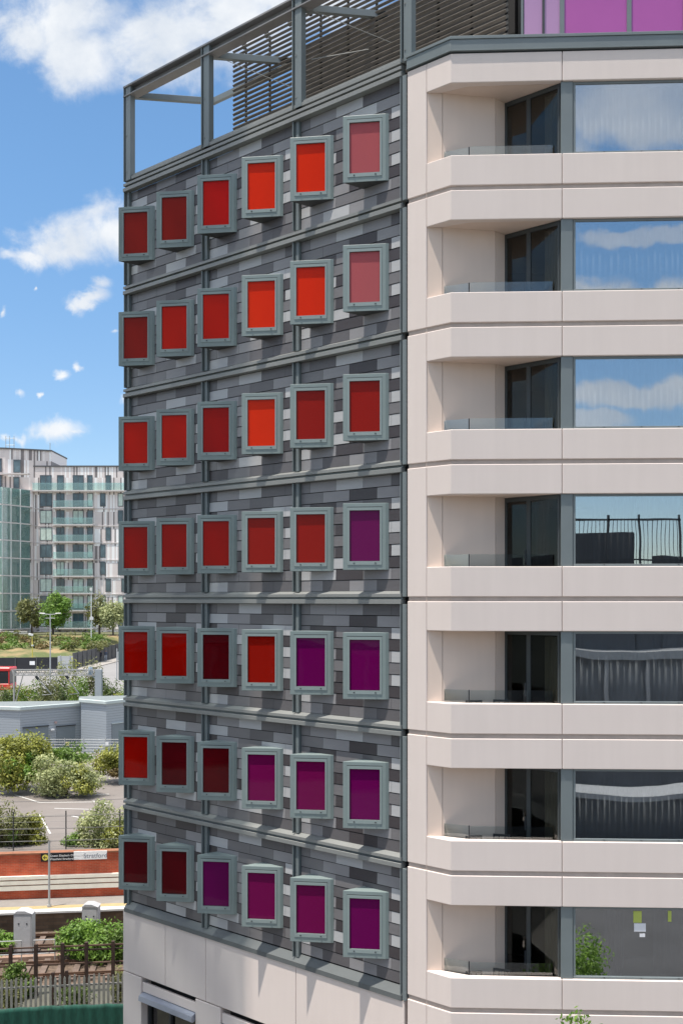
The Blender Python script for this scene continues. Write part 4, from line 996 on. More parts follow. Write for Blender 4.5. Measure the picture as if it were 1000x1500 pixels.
# overhead-line gantry
gy = 91.5; GS = plain('gantry_steel', (.42,.41,.40), .5, .2, .1, 2); gz0 = at(0,989,gy).z; gz1 = at(0,981,gy).z
ga = empty('railway_gantry', (xa(20,gy),gy,3.7), 'pale steel lattice gantry spanning over the scrub', 'gantry')
m = MB(); xs0, xs1 = xa(21,gy), xa(143,gy)
for yy in (gy-.25, gy+.25):
    m.beam((xs0,yy,gz0),(xs1,yy,gz0),.07,.07); m.beam((xs0,yy,gz1),(xs1,yy,gz1),.07,.07)
N = 26
for i in range(N):
    x0 = xs0+(xs1-xs0)*i/N; x1 = xs0+(xs1-xs0)*(i+1)/N; a, b = ((gz0,gz1) if i % 2 else (gz1,gz0))
    for yy in (gy-.25,gy+.25): m.beam((x0,yy,a),(x1,yy,b),.045,.045)
m.build('truss', GS, ga)
m = MB(); m.tube((xs0,gy,3.6),(xs0,gy,gz1),.09,n=8); m.tube((xs0+.0,gy,gz0),(xs0-.2,gy,gz1),.07,n=6); m.tube((xs0,gy,5.2),(xs0+.8,gy,gz0),.05,n=6); m.build('leg', GS, ga)
for (x0,y0,x1,y1) in ((52,990,76,1017),(96,989,116,1016)):
    m = MB(); m.tube(at(x0,y0,gy), at(x1,y1,gy), .05, n=6); m.tube(at(x1,y1,gy), at(x1-14,y1+1,gy), .035, n=6); o = m.build('hanger_arm', GS, ga)
    MB().tube(at(x0+1,y0+.5,gy-.02), at(x0+4.5,y0+5,gy-.02), .13, n=8).build('insulator', DARKM, o)
m = MB(); p0, p1 = at(145,1026,gy), at(145,980.5,gy); p0.z = 3.6
m.abox(p0.x-.28,p0.x+.28,gy-.3,gy-.24,p0.z,p1.z); m.abox(p0.x-.28,p0.x+.28,gy+.24,gy+.3,p0.z,p1.z); m.abox(p0.x-.22,p0.x-.12,gy-.24,gy+.24,p0.z,p1.z); m.abox(p0.x+.12,p0.x+.22,gy-.24,gy+.24,p0.z,p1.z); m.build('mast', plain('mast_grey', (.40,.43,.46), .5, .1, .06, 1), ga)
m = MB(); m.beam(at(131,987,gy), at(142,995,gy), .07,.07); m.tube(at(133,977,gy), at(133,988,gy), .18, .22, 8); m.build('bracket', plain('bracket_blue', (.36,.44,.52), .5), ga)
# red bus
by = 119.0; bx1 = xa(15,by); bx0 = bx1-8.5; zb0 = 4.0; BUSR = plain('bus_red', (.60,.018,.02), .3, 0, .05, 1, coat=.5)
bus = empty('bus', (bx1-4,by+1.2,zb0), 'red bus at the left edge on the road', 'bus')
MB().abox(bx0,bx1,by,by+2.5,zb0+.35,zb0+1.15).build('lower_body', BUSR, bus, bevel=.08)
MB().abox(bx0+.03,bx1-.03,by+.03,by+2.47,zb0+1.15,zb0+2.55).build('glazing', plain('bus_glass', (.02,.022,.028), .1, 0, .05), bus)
MB().abox(bx0,bx1+.02,by-.01,by+2.51,zb0+2.55,zb0+3.0).build('roof', BUSR, bus, bevel=.1)
for x in (bx1-.12, bx1-2.2, bx1-4, bx1-6, bx0+.1): MB().abox(x-.06,x+.06,by-.005,by+.06,zb0+1.15,zb0+2.55).build('pillar', BUSR, bus)
for x in (bx1-1.6, bx0+1.8):
    for yy in (by+.02, by+2.23): MB().tube((x,yy,zb0+.45),(x,yy+.26,zb0+.45),.45,n=20).build('wheel', BLACK, bus)
for yy in (by+.25,by+2.1): MB().abox(bx1,bx1+.03,yy,yy+.3,zb0+.6,zb0+.78).build('headlight', plain('lamp_glass', (.75,.75,.72), .2), bus)
# lamps and poles
LAMPM = plain('lamp_grey', (.45,.47,.47), .45, .3, .08, 2)
Yl = 128; b0 = at(74,1000,Yl); b0.z = zg(Yl); r = empty('street_lamp', b0, 'tall grey twin headed street lamp beside the road', 'street lamp', 'lamp columns near the road')
MB().tube(b0, at(74,899,Yl), .10, .06, 8).build('pole', LAMPM, r)
MB().tube(at(66,905.5,Yl), at(81,905.5,Yl), .03, n=6).build('crossbar', LAMPM, r)
for sx in (-1,1):
    MB().tube(at(74,900,Yl), at(74+sx*8,899.5,Yl), .035, n=6).build('arm', LAMPM, r)
    c = at(74+sx*11.5,898.5,Yl); MB().box(c, (.34,0,.02*sx), (0,.13,0), (0,0,.06)).build('lantern', plain('lantern_pale', (.7,.7,.68), .4), r, bevel=.03)
Yl = 170; b0 = at(134,930,Yl); b0.z = 8.0; r = empty('street_lamp', b0, 'white slender lamp post between the trees by the apartment block', 'street lamp', 'lamp columns near the road')
MB().tube(b0, at(134,865,Yl), .09, .06, 8).build('pole', plain('white_pole', (.7,.7,.69), .5), r); MB().box(at(133.5,863,Yl), (.16,0,0),(0,.16,0),(0,0,.25)).build('lantern', plain('lantern_pale', ()), r); MB().box(at(134.5,906,Yl), (.28,0,0),(0,.2,0),(0,0,.25)).build('control_box', plain('white_pole', ()), r)
Yl = 150; b0 = at(48.3,965,Yl); b0.z = zg(Yl); r = empty('camera_pole', b0, 'yellow pole carrying a white camera above the black hoarding', 'pole')
MB().tube(b0, at(47.5,931,Yl), .09, .07, 8).build('pole', plain('yellow_pole', (.72,.60,.12), .5), r); MB().tube(at(48,946.5,Yl), at(48,944.5,Yl), .2, .2, 8).build('collar', plain('white_pole', ()), r)
m = MB(); m.box(at(45.5,929.5,Yl), (.32,0,-.1),(0,.16,0),(.03,0,.13)); m.tube(at(47.5,931,Yl), at(45.5,929,Yl), .06, n=6); m.build('camera', plain('white_pole', ()), r)
Yl = 141; r = empty('road_sign', (xa(96,Yl),Yl,zg(Yl)), 'large pale back of a road sign on two posts before the hoarding', 'road sign')
MB().abox(xa(85,Yl),xa(107,Yl),Yl-.03,Yl+.03,at(0,984,Yl).z,at(0,961,Yl).z).build('panel', plain('sign_back', (.50,.51,.51), .5, .1, .06), r)
for px in (89,103): MB().abox(xa(px-.7,Yl),xa(px+.7,Yl),Yl-.12,Yl-.04,zg(Yl),at(0,960,Yl).z).build('post', LAMPM, r)
MB().abox(xa(85,Yl),xa(107,Yl),Yl-.06,Yl-.032,at(0,972.6,Yl).z,at(0,971.6,Yl).z).build('stiffener', LAMPM, r)
# two walkers
def person(px, pyf, Y, top, legs, label, face):
    f = at(px, pyf, Y); f.z = zg(Y)+.12; H = 1.74
    me = bpy.data.meshes.new('person'); P = [((0,0,.95),.15),((0,0,1.2),.15),((0,0,1.42),.13),((0,0,1.50),.06),((0,0,1.60),.09),((0,0,1.70),.085),
        ((.1,0,.9),.11),((.12,.12,.5),.075),((.12,.2,.08),.055),((.12,.08,.04),.05),((-.1,0,.9),.11),((-.11,-.1,.5),.075),((-.11,-.16,.08),.055),((-.11,-.28,.04),.05),
        ((.19,0,1.38),.065),((.25,-.05,1.12),.05),((.23,-.16,.9),.042),((-.19,0,1.38),.065),((-.25,.03,1.12),.05),((-.24,-.06,.88),.042)]
    E = [(0,1),(1,2),(2,3),(3,4),(4,5),(0,6),(6,7),(7,8),(8,9),(0,10),(10,11),(11,12),(12,13),(2,14),(14,15),(15,16),(2,17),(17,18),(18,19)]
    me.from_pydata([p for p, _ in P], E, []); o = bpy.data.objects.new('person', me); COL.objects.link(o); WORLD[o.name] = f
    sk = o.modifiers.new('skin','SKIN'); lay = me.skin_vertices[0].data
    for i, (_, rd) in enumerate(P): lay[i].radius = (rd, rd)
    lay[0].use_root = True
    o.modifiers.new('sub','SUBSURF').levels = 1
    k = NT('clothes'); k.b.inputs['Roughness'].default_value = .9; tc = k.n('ShaderNodeTexCoord'); sx = k.n('ShaderNodeSeparateXYZ'); k.l(tc.outputs['Object'], sx.inputs[0])
    rp = k.n('ShaderNodeValToRGB'); rp.color_ramp.interpolation = 'CONSTANT'; e = rp.color_ramp.elements; e[0].position = 0; e[0].color = c4(legs); e[1].position = .46; e[1].color = c4(top)
    z = e.new(.75); z.color = (.45,.28,.21,1); z = e.new(.82); z.color = (.03,.02,.015,1)
    d = k.n('ShaderNodeMath', operation='DIVIDE'); d.inputs[1].default_value = 2; k.l(sx.outputs['Z'], d.inputs[0]); k.l(d.outputs[0], rp.inputs['Fac']); k.l(rp.outputs[0], k.b.inputs['Base Color'])
    me.materials.append(k.m); o.location = f; o.rotation_euler = (0,0,face); tag(o, label, 'person', 'people walking along the hoarding'); return o
person(147.3, 969, 163, (.025,.026,.04), (.02,.02,.03), 'person in dark clothes walking on the pavement by the hoarding', R(200))
person(155.3, 969, 164.5, (.10,.12,.17), (.32,.36,.42), 'person in pale trousers and blue grey top walking beside the darker one', R(190))
# thin post and bin by the pavement
p = at(171.5,990,130); p.z = zg(130); o = MB().tube(p, at(171.5,950,130), .07, n=8); o.box(at(173.2,961,130),(.1,0,0),(0,.05,0),(0,0,.55)); tag(o.build('sign_post', GALV, None, origin=p), 'pale post with a narrow plate near the hotel edge by the road', 'post')
# railing on top of the embankment and low white wall
rl = empty('estate_railing', (xa(110,184),184,8.4), 'brown post and rail fence along the top of the embankment', 'fence'); RW = plain('railing_wood', (.36,.28,.22), .8, 0, .15, 2)
for px in range(52,190,12): MB().abox(xa(px,184)-.1,xa(px,184)+.1,183.9,184.1,7.4,at(0,930,184).z).build('post', RW, rl)
for py in (931,936,942): MB().abox(xa(50,184),xa(195,184),183.85,183.9,at(0,py+1.1,184).z,at(0,py,184).z).build('rail', RW, rl)
o = MB().abox(xa(-40,186),xa(40,186),186,186.3,8.2,at(0,925.5,186).z); o.abox(xa(-40,186),xa(40,186),185.95,186.35,at(0,925.4,186).z,at(0,924.4,186).z); tag(o.build('low_wall', plain('white_wall', (.66,.63,.60), .8), None, origin=(xa(0,186),186,8.2)), 'low white garden wall before the apartment block at the left', 'wall')

# ------------------------------------------------------------------ apartment block
AY = 195.0
APT = empty('apartment_block', (xa(110,AY),AY+6,8.8), 'pale striped apartment block with green glass balconies beyond the railway', 'building')
STR = stripes('striped_cladding', [(.24,.21,.205), (.72,.64,.61), (.83,.76,.73), (.92,.90,.88)], .27)
def ax(px): return xa(px, AY)
def az(py): return at(0, py, AY).z
WINF = plain('apt_frame', (.10,.11,.12), .5); APG = plain('apt_glass', (.075,.12,.14), .08, 0, .6, .5, coat=.5); APC = plain('apt_curtain', (.60,.70,.62), .6, 0, .2, 1.5)
GRG = glass('green_glass', (.78,.91,.89), .03, 0, (.58,.82,.78,.10))
APW = plain('apt_white', (.85,.83,.81), .7); WGG = glass('winter_garden_glass', (.80,.93,.90), .05, 0, (.60,.85,.80,.10)); SLB = plain('apt_slab', (.62,.57,.55), .8)
m = MB(); m.abox(ax(50), ax(240), AY, AY+16, 8.5, az(684)); m.build('wall', STR, APT)
m = MB(); m.abox(ax(49.5), ax(240), AY-.15, AY+16.2, az(684), az(682)); m.build('parapet', plain('apt_dark', (.10,.10,.105), .6), APT)
m = MB(); m.prism([Vector((ax(-70),AY-4.5)), Vector((ax(10),AY-5.5)), Vector((ax(49.6),AY-.6)), Vector((ax(49.6),AY+10)), Vector((ax(-70),AY+10))], 8.5, az(718)); m.build('wall', STR, APT)
m = MB(); m.prism([Vector((ax(-70),AY-3.4)), Vector((ax(13),AY-2.0)), Vector((ax(73.5),AY+1.2)), Vector((ax(73.5),AY+12)), Vector((ax(-70),AY+12))], az(718), az(660)); m.build('tower', STR, APT)
m = MB(); m.prism([Vector((ax(-70),AY-3.6)), Vector((ax(13),AY-2.2)), Vector((ax(74),AY+1.0)), Vector((ax(74),AY+12.2)), Vector((ax(-70),AY+12.2))], az(660), az(658)); m.build('tower_roof', plain('apt_dark', ()), APT)
def awin(x0,x1,y0,y1,yo=0.0, cur=None):
    f = MB(); Y = AY+yo; X0, X1, Zb, Zt = ax(x0), ax(x1), az(y1), az(y0); t = .12
    f.abox(X0,X1,Y-.10,Y+.02,Zt-t,Zt); f.abox(X0,X1,Y-.10,Y+.02,Zb,Zb+t); f.abox(X0,X0+t,Y-.10,Y+.02,Zb+t,Zt-t); f.abox(X1-t,X1,Y-.10,Y+.02,Zb+t,Zt-t)
    if x1-x0 > 11: f.abox((X0+X1)/2-.05,(X0+X1)/2+.05,Y-.10,Y+.02,Zb+t,Zt-t)
    w = f.build('window', WINF, APT); MB().abox(X0+t,X1-t,Y-.06,Y+.0,Zb+t,Zt-t).build('pane', APC if cur else APG, w)
rn = random.Random(17)
floors = [720,745,770,795,820,845,870,896]
# right block, top floor set under the parapet
for x0,x1 in ((59,76),(84,94),(107,123),(128,136),(155,163),(182,190)): awin(x0,x1,696,718)
MB().abox(ax(50),ax(184),AY-1.0,AY-.01,az(720.5),az(718.8)).build('slab', SLB, APT)
b = MB().abox(ax(50.2),ax(183.8),AY-.98,AY-.94,az(718.8),az(708)); b.build('balustrade', GRG, APT)
for i, fy in enumerate(floors):
    y0, y1 = fy+2.5, fy+22
    MB().abox(ax(49.8),ax(240),AY-.10,AY-.005,az(fy+26),az(fy+24.6)).build('floor_band', SLB, APT)
    awin(59,77,y0,y1,cur=rn.random()<.5)
    for x0,x1 in ((83,95),(107,123),(128,137)): awin(x0,x1,y0,y1,cur=rn.random()<.4)
    for x0,x1 in (((147,155),(173,181)) if i % 3 != 2 else ((155,163),(178,186))): 
        if rn.random() < .85: awin(x0,x1,y0,y1,cur=rn.random()<.5)
    sl = MB().abox(ax(80),ax(139),AY-1.25,AY-.11,az(fy+25.4),az(fy+23.6)).build('balcony', SLB, APT)
    MB().abox(ax(80.2),ax(138.8),AY-1.22,AY-1.18,az(fy+23.6),az(fy+13.8)).build('balustrade', GRG, sl)
    for xx in (80.2,104,138.2): MB().abox(ax(xx),ax(xx+.5),AY-1.24,AY-1.16,az(fy+23.6),az(fy+13.4)).build('upright', LAMPM, sl)
    # glazed corner bay
    sl = MB().prism([Vector((ax(8),AY-8.0)), Vector((ax(24),AY-8.4)), Vector((ax(50),AY-2.2)), Vector((ax(49.5),AY-.7)), Vector((ax(10),AY-5.6))], az(fy+25.2), az(fy+23.6)).build('winter_garden', SLB, APT)
    g = MB(); 
    for (p, q) in (((8.3,-7.95),(24,-8.35)),((24,-8.35),(49.7,-2.25))):
        a, c = Vector((ax(p[0]),AY+p[1])), Vector((ax(q[0]),AY+q[1])); d = (c-a).normalized(); n = Vector((-d.y,d.x))*.05
        g.prism([a,c,c+n,a+n], az(fy+23.6), az(fy+.2))
    g.build('glazing', WGG, sl)
    m = MB(); da, dc = Vector((ax(10),AY-5.55)), Vector((ax(49.6),AY-.62)); dd_ = (dc-da)/10
    for q in ((1,3),(5,7.5)):
        a_, c_ = da+dd_*q[0], da+dd_*q[1]; nn2 = Vector((dd_.y,-dd_.x)).normalized()*.08; MB().prism([a_, c_, c_+nn2, a_+nn2], az(y1), az(y0)).build('window', APG, APT)
    m = MB()
    for t_ in (.33,.66): p_ = Vector((ax(24),AY-8.35)).lerp(Vector((ax(49.7),AY-2.25)), t_); m.abox(p_.x-.06,p_.x+.06,p_.y-.1,p_.y+.02,az(fy+23.6),az(fy+.2))
    m.abox(ax(15)-.05,ax(15)+.05,AY-8.2,AY-8.08,az(fy+23.6),az(fy+.2)); m.build('glazing_bars', APW, sl)
    MB().abox(ax(24)-.12,ax(24)+.12,AY-8.2,AY-7.95,az(fy+23.6),az(fy+.2)).build('corner_post', plain('apt_white', (.85,.83,.81), .7), sl)
    # left block windows and slabs
    MB().prism([Vector((ax(-70),AY-4.6)), Vector((ax(9.5),AY-5.62)), Vector((ax(9.5),AY-5.45)), Vector((ax(-70),AY-4.4))], az(fy+26), az(fy+24.2)).build('floor_band', SLB, APT)
    awin(-1,9,y0,y1,yo=-5.55, cur=rn.random()<.3); awin(17,24,y0,y1,yo=-5.0,cur=rn.random()<.4); awin(30,38,y0,y1,yo=-3.4,cur=rn.random()<.3)
for x0,x1,y0,y1,yo in ((24,35,675,694,-1.6),(0,9.5,674,694,-2.35),(0,9.5,698,717,-2.35),(24,33,700,717,-1.6)): awin(x0,x1,y0,y1,yo)
MB().abox(ax(-40),ax(50),AY-3.6,AY-2.2,az(698),az(696.4)).build('slab', SLB, APT)
m = MB()
for px in (9,14.5,21): m.tube((ax(px),AY,az(658)),(ax(px),AY,az(639)),.06,n=6)
for py in (642,652): m.tube((ax(8),AY,az(py)),(ax(22),AY,az(py)),.05,n=6)
m.build('aerial_frame', LAMPM, APT)
MB().tube((ax(65),AY+4,az(660)),(ax(65),AY+4,az(644)),.07,n=6).build('mast', LAMPM, APT)
MB().abox(ax(-40),ax(36),AY-5.9,AY-5.6,8.6,az(921)).build('ground_floor_glazing', plain('apt_shopfront', (.035,.045,.055), .1), APT)
for px in (8,14): MB().abox(ax(px),ax(px+3),AY-6.1,AY-5.92,8.6,az(897)).build('pillar', plain('apt_white', ()), APT)

# ------------------------------------------------------------------ neighbours outside the frame: seen in reflections, and shading the left of the slats
op = empty('terrace_building', (0,-36,0), 'long dark low building with a pale roof edge, mirrored in the lower hotel windows', 'building')
MB().abox(-70,70,-50,-34,0,11.0).build('wall', plain('opp_dark', (.10,.105,.115), .5, 0, .3, .4), op)
m = MB()
for i in range(47): m.abox(-69+i*3,-69+i*3+.3,-33.9,-33.6,4.5,10.6)
m.build('fins', plain('opp_grey', (.26,.26,.27), .6), op)
m = MB(); N = 40
f = lambda x: 11.5+.5*math.sin(x*.22+1)
for i in range(N):
    x0, x1 = -70+140*i/N, -70+140*(i+1)/N
    m.poly([(x0,-33.2,f(x0)-.6),(x1,-33.2,f(x1)-.6),(x1,-33.2,f(x1)),(x0,-33.2,f(x0))]); m.poly([(x0,-33.2,f(x0)),(x1,-33.2,f(x1)),(x1,-50,f(x1)),(x0,-50,f(x0))]); m.poly([(x0,-33.2,f(x0)-.6),(x1,-33.2,f(x1)-.6),(x1,-50,f(x1)-.6),(x0,-50,f(x0)-.6)])
m.build('roof', plain('opp_white', (.26,.27,.28), .5), op)
OS = plain('opp_slate', (.06,.065,.075), .5)
MB().prism([(2,-44),(17.2,-44),(17.8,-37),(2,-37)], 11, 20.2).build('plant_room', OS, op)
MB().prism([(19.4,-38),(23,-38),(23,-37),(20.0,-37)], 11, 18.4).build('parapet', OS, op)
MB().prism([(17.9,-37.6),(19.9,-37.6),(19.9,-37.2),(17.9,-37.2)], 11, 17.6).build('parapet', OS, op)
m = MB()
for i in range(26): m.abox(13.2+i*.31,13.24+i*.31,-36.6,-36.55,17,21.2)
for x in (15.6, 18.1, 21.1): m.abox(x,x+.16,-36.7,-36.5,16.5,21.6)
m.abox(9.5,21.3,-36.65,-36.5,21.15,21.3); m.abox(9.5,21.3,-36.65,-36.5,18.0,18.12); m.build('railing', DARKM, op)
cn = empty('entrance_canopy', (5,-15,0), 'curved pale canopy with dark wall below, mirrored in the sixth hotel windows', 'canopy'); m = MB(); f2 = lambda x: 3.7+.022*(x-13)**2
for i in range(60):
    x0, x1 = -1+i*.5, -1+(i+1)*.5; a0, a1 = f2(x0), f2(x1)
    for (p, q) in (((-14.6,-.3),(-14.6,0)),((-14.6,0),(-17.5,0)),((-17.5,0),(-17.5,-.3)),((-17.5,-.3),(-14.6,-.3))):
        m.poly([(x0,p[0],a0+p[1]),(x1,p[0],a1+p[1]),(x1,q[0],a1+q[1]),(x0,q[0],a0+q[1])])
m.build('roof', plain('opp_white', ()), cn); MB().abox(-1,29,-17.9,-17.6,0,3.6).build('wall', OS, cn)
m = MB()
for i in range(24): m.abox(9+i*.5,9.08+i*.5,-13.1,-13.0,0,1.6)
m.build('bars', plain('opp_grey', ()), cn)
m = MB(); m.poly([(-60,-11,.010),(60,-11,.010),(60,5,.010),(-60,5,.010)]); struct('unseen_dark_strip', m, plain('dark_strip', (.055,.055,.058), .9, 0, .2, .4), fix=False)  # unseen dark ground, added so the lowest windows mirror something darker
SUN = Vector((-.36,-.265,1.75)).normalized(); sh = Vector((SUN.x,SUN.y)).normalized(); sq = Vector((-.291,.957)).normalized()
if sq.dot(sh) > .2: pass
sq = Vector((sh.y, -sh.x)); sq = sq if sq.y > 0 else -sq
E0 = Vector((-2.465,26.6))+sh*11.0
Ht = 30.3+11.0*SUN.z/Vector((SUN.x,SUN.y)).length
tw = empty('tower_block', (E0.x-6,E0.y+3,0), 'tall pale tower left of the picture whose shadow falls on the hotel', 'building')
pl_ = [E0, E0+sq*6.2, E0+sq*6.2+sh*20, E0+sh*20]
MB().prism(pl_, 0, Ht).build('wall', glass('tower_half_shadow', (.64,.68,.69), .06), tw)  # unseen walls made half see-through so the cast shadow stays lighter
m = MB()
for fz in range(1, int(Ht/3.2)):
    a, b = E0+sq*.5-sh*.02, E0+sq*5.7-sh*.02; m.prism([a,b,b-sh*.03,a-sh*.03], fz*3.2+.9, fz*3.2+2.6)
m.build('window', glass('tower_pane', (.86,.88,.88), .1), tw)

# ------------------------------------------------------------------ light, sky, camera
el = math.asin(SUN.z); azm = math.atan2(SUN.x, SUN.y)
sd = bpy.data.lights.new('sun', 'SUN'); sd.energy = 4.2; sd.angle = R(.53); sd.color = (1,.94,.86)
so = bpy.data.objects.new('sun', sd); COL.objects.link(so); so.rotation_euler = SUN.to_track_quat('Z','Y').to_euler(); so.location = (-20,0,60)

wd = bpy.data.worlds.new('World'); scene.world = wd; wd.use_nodes = True; nt = wd.node_tree; N = nt.nodes; N.clear(); LK = nt.links.new
out = N.new('ShaderNodeOutputWorld'); bg = N.new('ShaderNodeBackground'); LK(bg.outputs[0], out.inputs[0])
SKYS = .092
bg.inputs['Strength'].default_value = SKYS
sky = N.new('ShaderNodeTexSky'); sky.sky_type = 'NISHITA'; sky.sun_disc = False; sky.sun_elevation = el; sky.sun_rotation = azm; sky.altitude = 0; sky.air_density = .9; sky.dust_density = .3; sky.ozone_density = 2.0
tc = N.new('ShaderNodeTexCoord')
def M(op, a, b=None, c=None, clamp=False):
    n = N.new('ShaderNodeMath'); n.operation = op; n.use_clamp = clamp
    for i, v in enumerate((a,b,c)):
        if v is None: continue
        if isinstance(v, (int,float)): n.inputs[i].default_value = v
        else: LK(v, n.inputs[i])
    return n.outputs[0]
def VM(op, a, b=None):
    n = N.new('ShaderNodeVectorMath'); n.operation = op
    for i, v in enumerate((a,b)):
        if v is None: continue
        if isinstance(v, tuple): n.inputs[i].default_value = v
        else: LK(v, n.inputs[i])
    return n
sp = N.new('ShaderNodeSeparateXYZ'); LK(tc.outputs['Generated'], sp.inputs[0])
DX, DY, DZ = sp.outputs
ay = M('MAXIMUM', M('ABSOLUTE', DY), .05)
front = M('GREATER_THAN', DY, 0.0)
cb = N.new('ShaderNodeCombineXYZ'); LK(M('DIVIDE', DX, ay), cb.inputs[0]); LK(M('DIVIDE', DZ, ay), cb.inputs[1]); LK(M('MULTIPLY', M('SUBTRACT', 1.0, front), 5.0), cb.inputs[2])
P2 = cb.outputs[0]
def noise(vec, scale, detail=6, rough=.55, dist=0.0):
    n = N.new('ShaderNodeTexNoise'); n.inputs['Scale'].default_value = scale; n.inputs['Detail'].default_value = detail; n.inputs['Roughness'].default_value = rough; n.inputs['Distortion'].default_value = dist; LK(vec, n.inputs['Vector']); return n
nz1 = noise(P2, 16, 9, .6, .3); nz2 = noise(P2, 55, 6, .6)
# domain warp
wv = VM('SUBTRACT', nz1.outputs['Color'], (.5,.5,.5)); wv2 = VM('SCALE', wv.outputs[0]); wv2.inputs['Scale'].default_value = .05
PW = VM('ADD', P2, wv2.outputs[0]).outputs[0]
blobs = [(40,55,60,50),(120,80,75,62),(110,20,110,60),(230,50,130,72),(250,92,95,42),(90,30,80,60),(340,30,120,85),(430,-20,160,90),
         (110,352,80,44),(150,340,56,48),(130,350,60,45),(95,366,75,30),(40,376,55,20),(70,360,45,30),(175,345,50,48),
         (112,446,24,16),(152,424,24,20),(130,440,34,12),
         (100,540,15,10),(121,528,9,13),(30,571,15,10),(70,573,8,5),
         (82,628,48,20),(62,634,22,10),(112,632,20,9),(28,634,18,13),(2,634,14,12),(4,458,9,14),(159,484,9,6),(182,596,14,18),(57,423,5,5)]
fld = None
for (x,y,rx,ry) in blobs:
    d = VM('SUBTRACT', PW, ((x-CX)/FPX,(HY-y)/FPX,0.0)); s = VM('MULTIPLY', d.outputs[0], (FPX/rx/1.12,FPX/ry/1.12,40.0)); ln = VM('LENGTH', s.outputs[0])
    f = M('SUBTRACT', 1.0 if rx > 30 else .72, ln.outputs['Value'])
    fld = f if fld is None else M('SMOOTH_MAX', fld, f, .12)
fld = M('ADD', fld, M('MULTIPLY', M('SUBTRACT', nz1.outputs['Fac'], .5), 1.25))
fld = M('ADD', fld, M('MULTIPLY', M('SUBTRACT', nz2.outputs['Fac'], .5), .45))
def sstep(v, a, b):
    n = N.new('ShaderNodeMapRange'); n.interpolation_type = 'SMOOTHSTEP'; n.inputs['From Min'].default_value = a; n.inputs['From Max'].default_value = b; LK(v, n.inputs['Value']); return n.outputs[0]
maskF = M('MULTIPLY', M('MULTIPLY', sstep(fld, -.06, .80), .97), front)
# clouds behind the viewer
nr = noise(P2, 2.6, 8, .55, .4)
d = VM('SUBTRACT', P2, (-.06,.45,5.0)); s = VM('MULTIPLY', d.outputs[0], (1/.24,1/.24,1.0)); rb = M('SUBTRACT', 1.0, VM('LENGTH', s.outputs[0]).outputs['Value'])
maskR0 = sstep(nr.outputs['Fac'], .42, .60); maskR1 = sstep(M('ADD', rb, M('MULTIPLY', M('SUBTRACT', nz1.outputs['Fac'], .5), .6)), .0, .4)
rfld = None
for (ca, ce, ra, re, op) in ((.22,.47,.13,.055,.75),(.15,.272,.07,.040,1),(.25,.270,.07,.038,1),(.21,.352,.09,.012,.6),(.20,.195,.10,.022,.8),(.15,.165,.05,.015,.7)):
    d = VM('SUBTRACT', PW, (ca, ce, 5.0)); s = VM('MULTIPLY', d.outputs[0], (1/ra, 1/re, 0.0)); f = M('MULTIPLY', sstep(M('ADD', M('SUBTRACT', 1.0, VM('LENGTH', s.outputs[0]).outputs['Value']), M('MULTIPLY', M('SUBTRACT', nz1.outputs['Fac'], .5), .9)), 0.0, .45), op)
    rfld = f if rfld is None else M('MAXIMUM', rfld, f)
zone = M('MULTIPLY', sstep(cb.outputs[0] and M('DIVIDE', DX, ay), .06, .12), M('SUBTRACT', 1.0, sstep(M('DIVIDE', DX, ay), .30, .38)))
maskR0 = M('ADD', M('MULTIPLY', maskR0, M('SUBTRACT', 1.0, zone)), M('MULTIPLY', rfld, zone))
maskR = M('MULTIPLY', M('MAXIMUM', M('MULTIPLY', maskR0, .9), maskR1), M('SUBTRACT', 1.0, front))
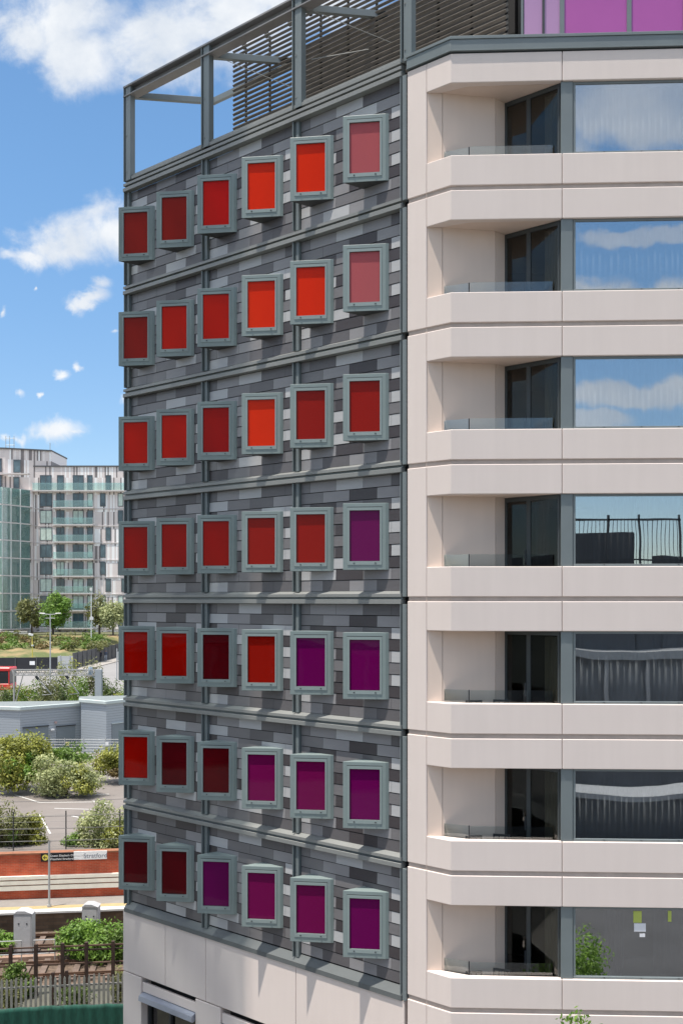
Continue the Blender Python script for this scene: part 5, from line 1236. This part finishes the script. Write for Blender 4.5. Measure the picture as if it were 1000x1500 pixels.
# unseen cloud overhead and at the sides, added and brightened to lift the fill
nh = noise(tc.outputs['Generated'], 3.2, 7, .58, .3)
side = M('MULTIPLY', sstep(M('DIVIDE', M('ABSOLUTE', DX), ay), .42, .62), front)
high = M('MAXIMUM', sstep(DZ, .56, .68), side)
maskH = M('MULTIPLY', sstep(nh.outputs['Fac'], .36, .54), high)
mask = M('MAXIMUM', M('MAXIMUM', maskF, maskR), maskH)
mask = M('MULTIPLY', mask, sstep(DZ, 0.0, .05))
crp = N.new('ShaderNodeValToRGB'); e = crp.color_ramp.elements; CB = 1/SKYS
e[0].position = .32; e[0].color = (.62,.69,.79,1); e[1].position = .62; e[1].color = (.93,.95,.97,1)
nsh = noise(P2, 9, 7, .6); LK(nsh.outputs['Fac'], crp.inputs['Fac'])
CLB = N.new('ShaderNodeVectorMath'); CLB.operation = 'SCALE'; LK(crp.outputs['Color'], CLB.inputs[0]); CLB.inputs['Scale'].default_value = CB*.72
hb = N.new('ShaderNodeVectorMath'); hb.operation = 'SCALE'; LK(CLB.outputs[0], hb.inputs[0]); LK(M('MULTIPLY_ADD', maskH, 1.1, 1.0), hb.inputs['Scale']); CLB = hb
mx = N.new('ShaderNodeMixRGB'); LK(mask, mx.inputs[0]); tnt = N.new('ShaderNodeMixRGB'); LK(sstep(DZ, .0, .42), tnt.inputs[0]); tnt.inputs[1].default_value = (1.06,1.10,1.14,1); tnt.inputs[2].default_value = (1.10,1.38,1.45,1)
SKT = VM('MULTIPLY', sky.outputs[0], tnt.outputs[0]); LK(SKT.outputs[0], mx.inputs[1]); LK(CLB.outputs[0], mx.inputs[2]); LK(mx.outputs[0], bg.inputs['Color'])

cd = bpy.data.cameras.new('camera'); co = bpy.data.objects.new('camera', cd); COL.objects.link(co); scene.camera = co
co.location = (0,0,CAMZ); co.rotation_euler = (R(90),0,0); cd.sensor_fit = 'VERTICAL'; cd.sensor_height = 36; cd.sensor_width = 24; cd.lens = 36*FPX/1500; cd.shift_y = (HY-750)/1500; cd.clip_end = 5000; cd.clip_start = .1
scene.view_settings.view_transform = 'Standard'; scene.view_settings.look = 'None'; scene.view_settings.gamma = 1; scene.view_settings.exposure = .55
scene.cycles.max_bounces = 8; scene.cycles.transparent_max_bounces = 12
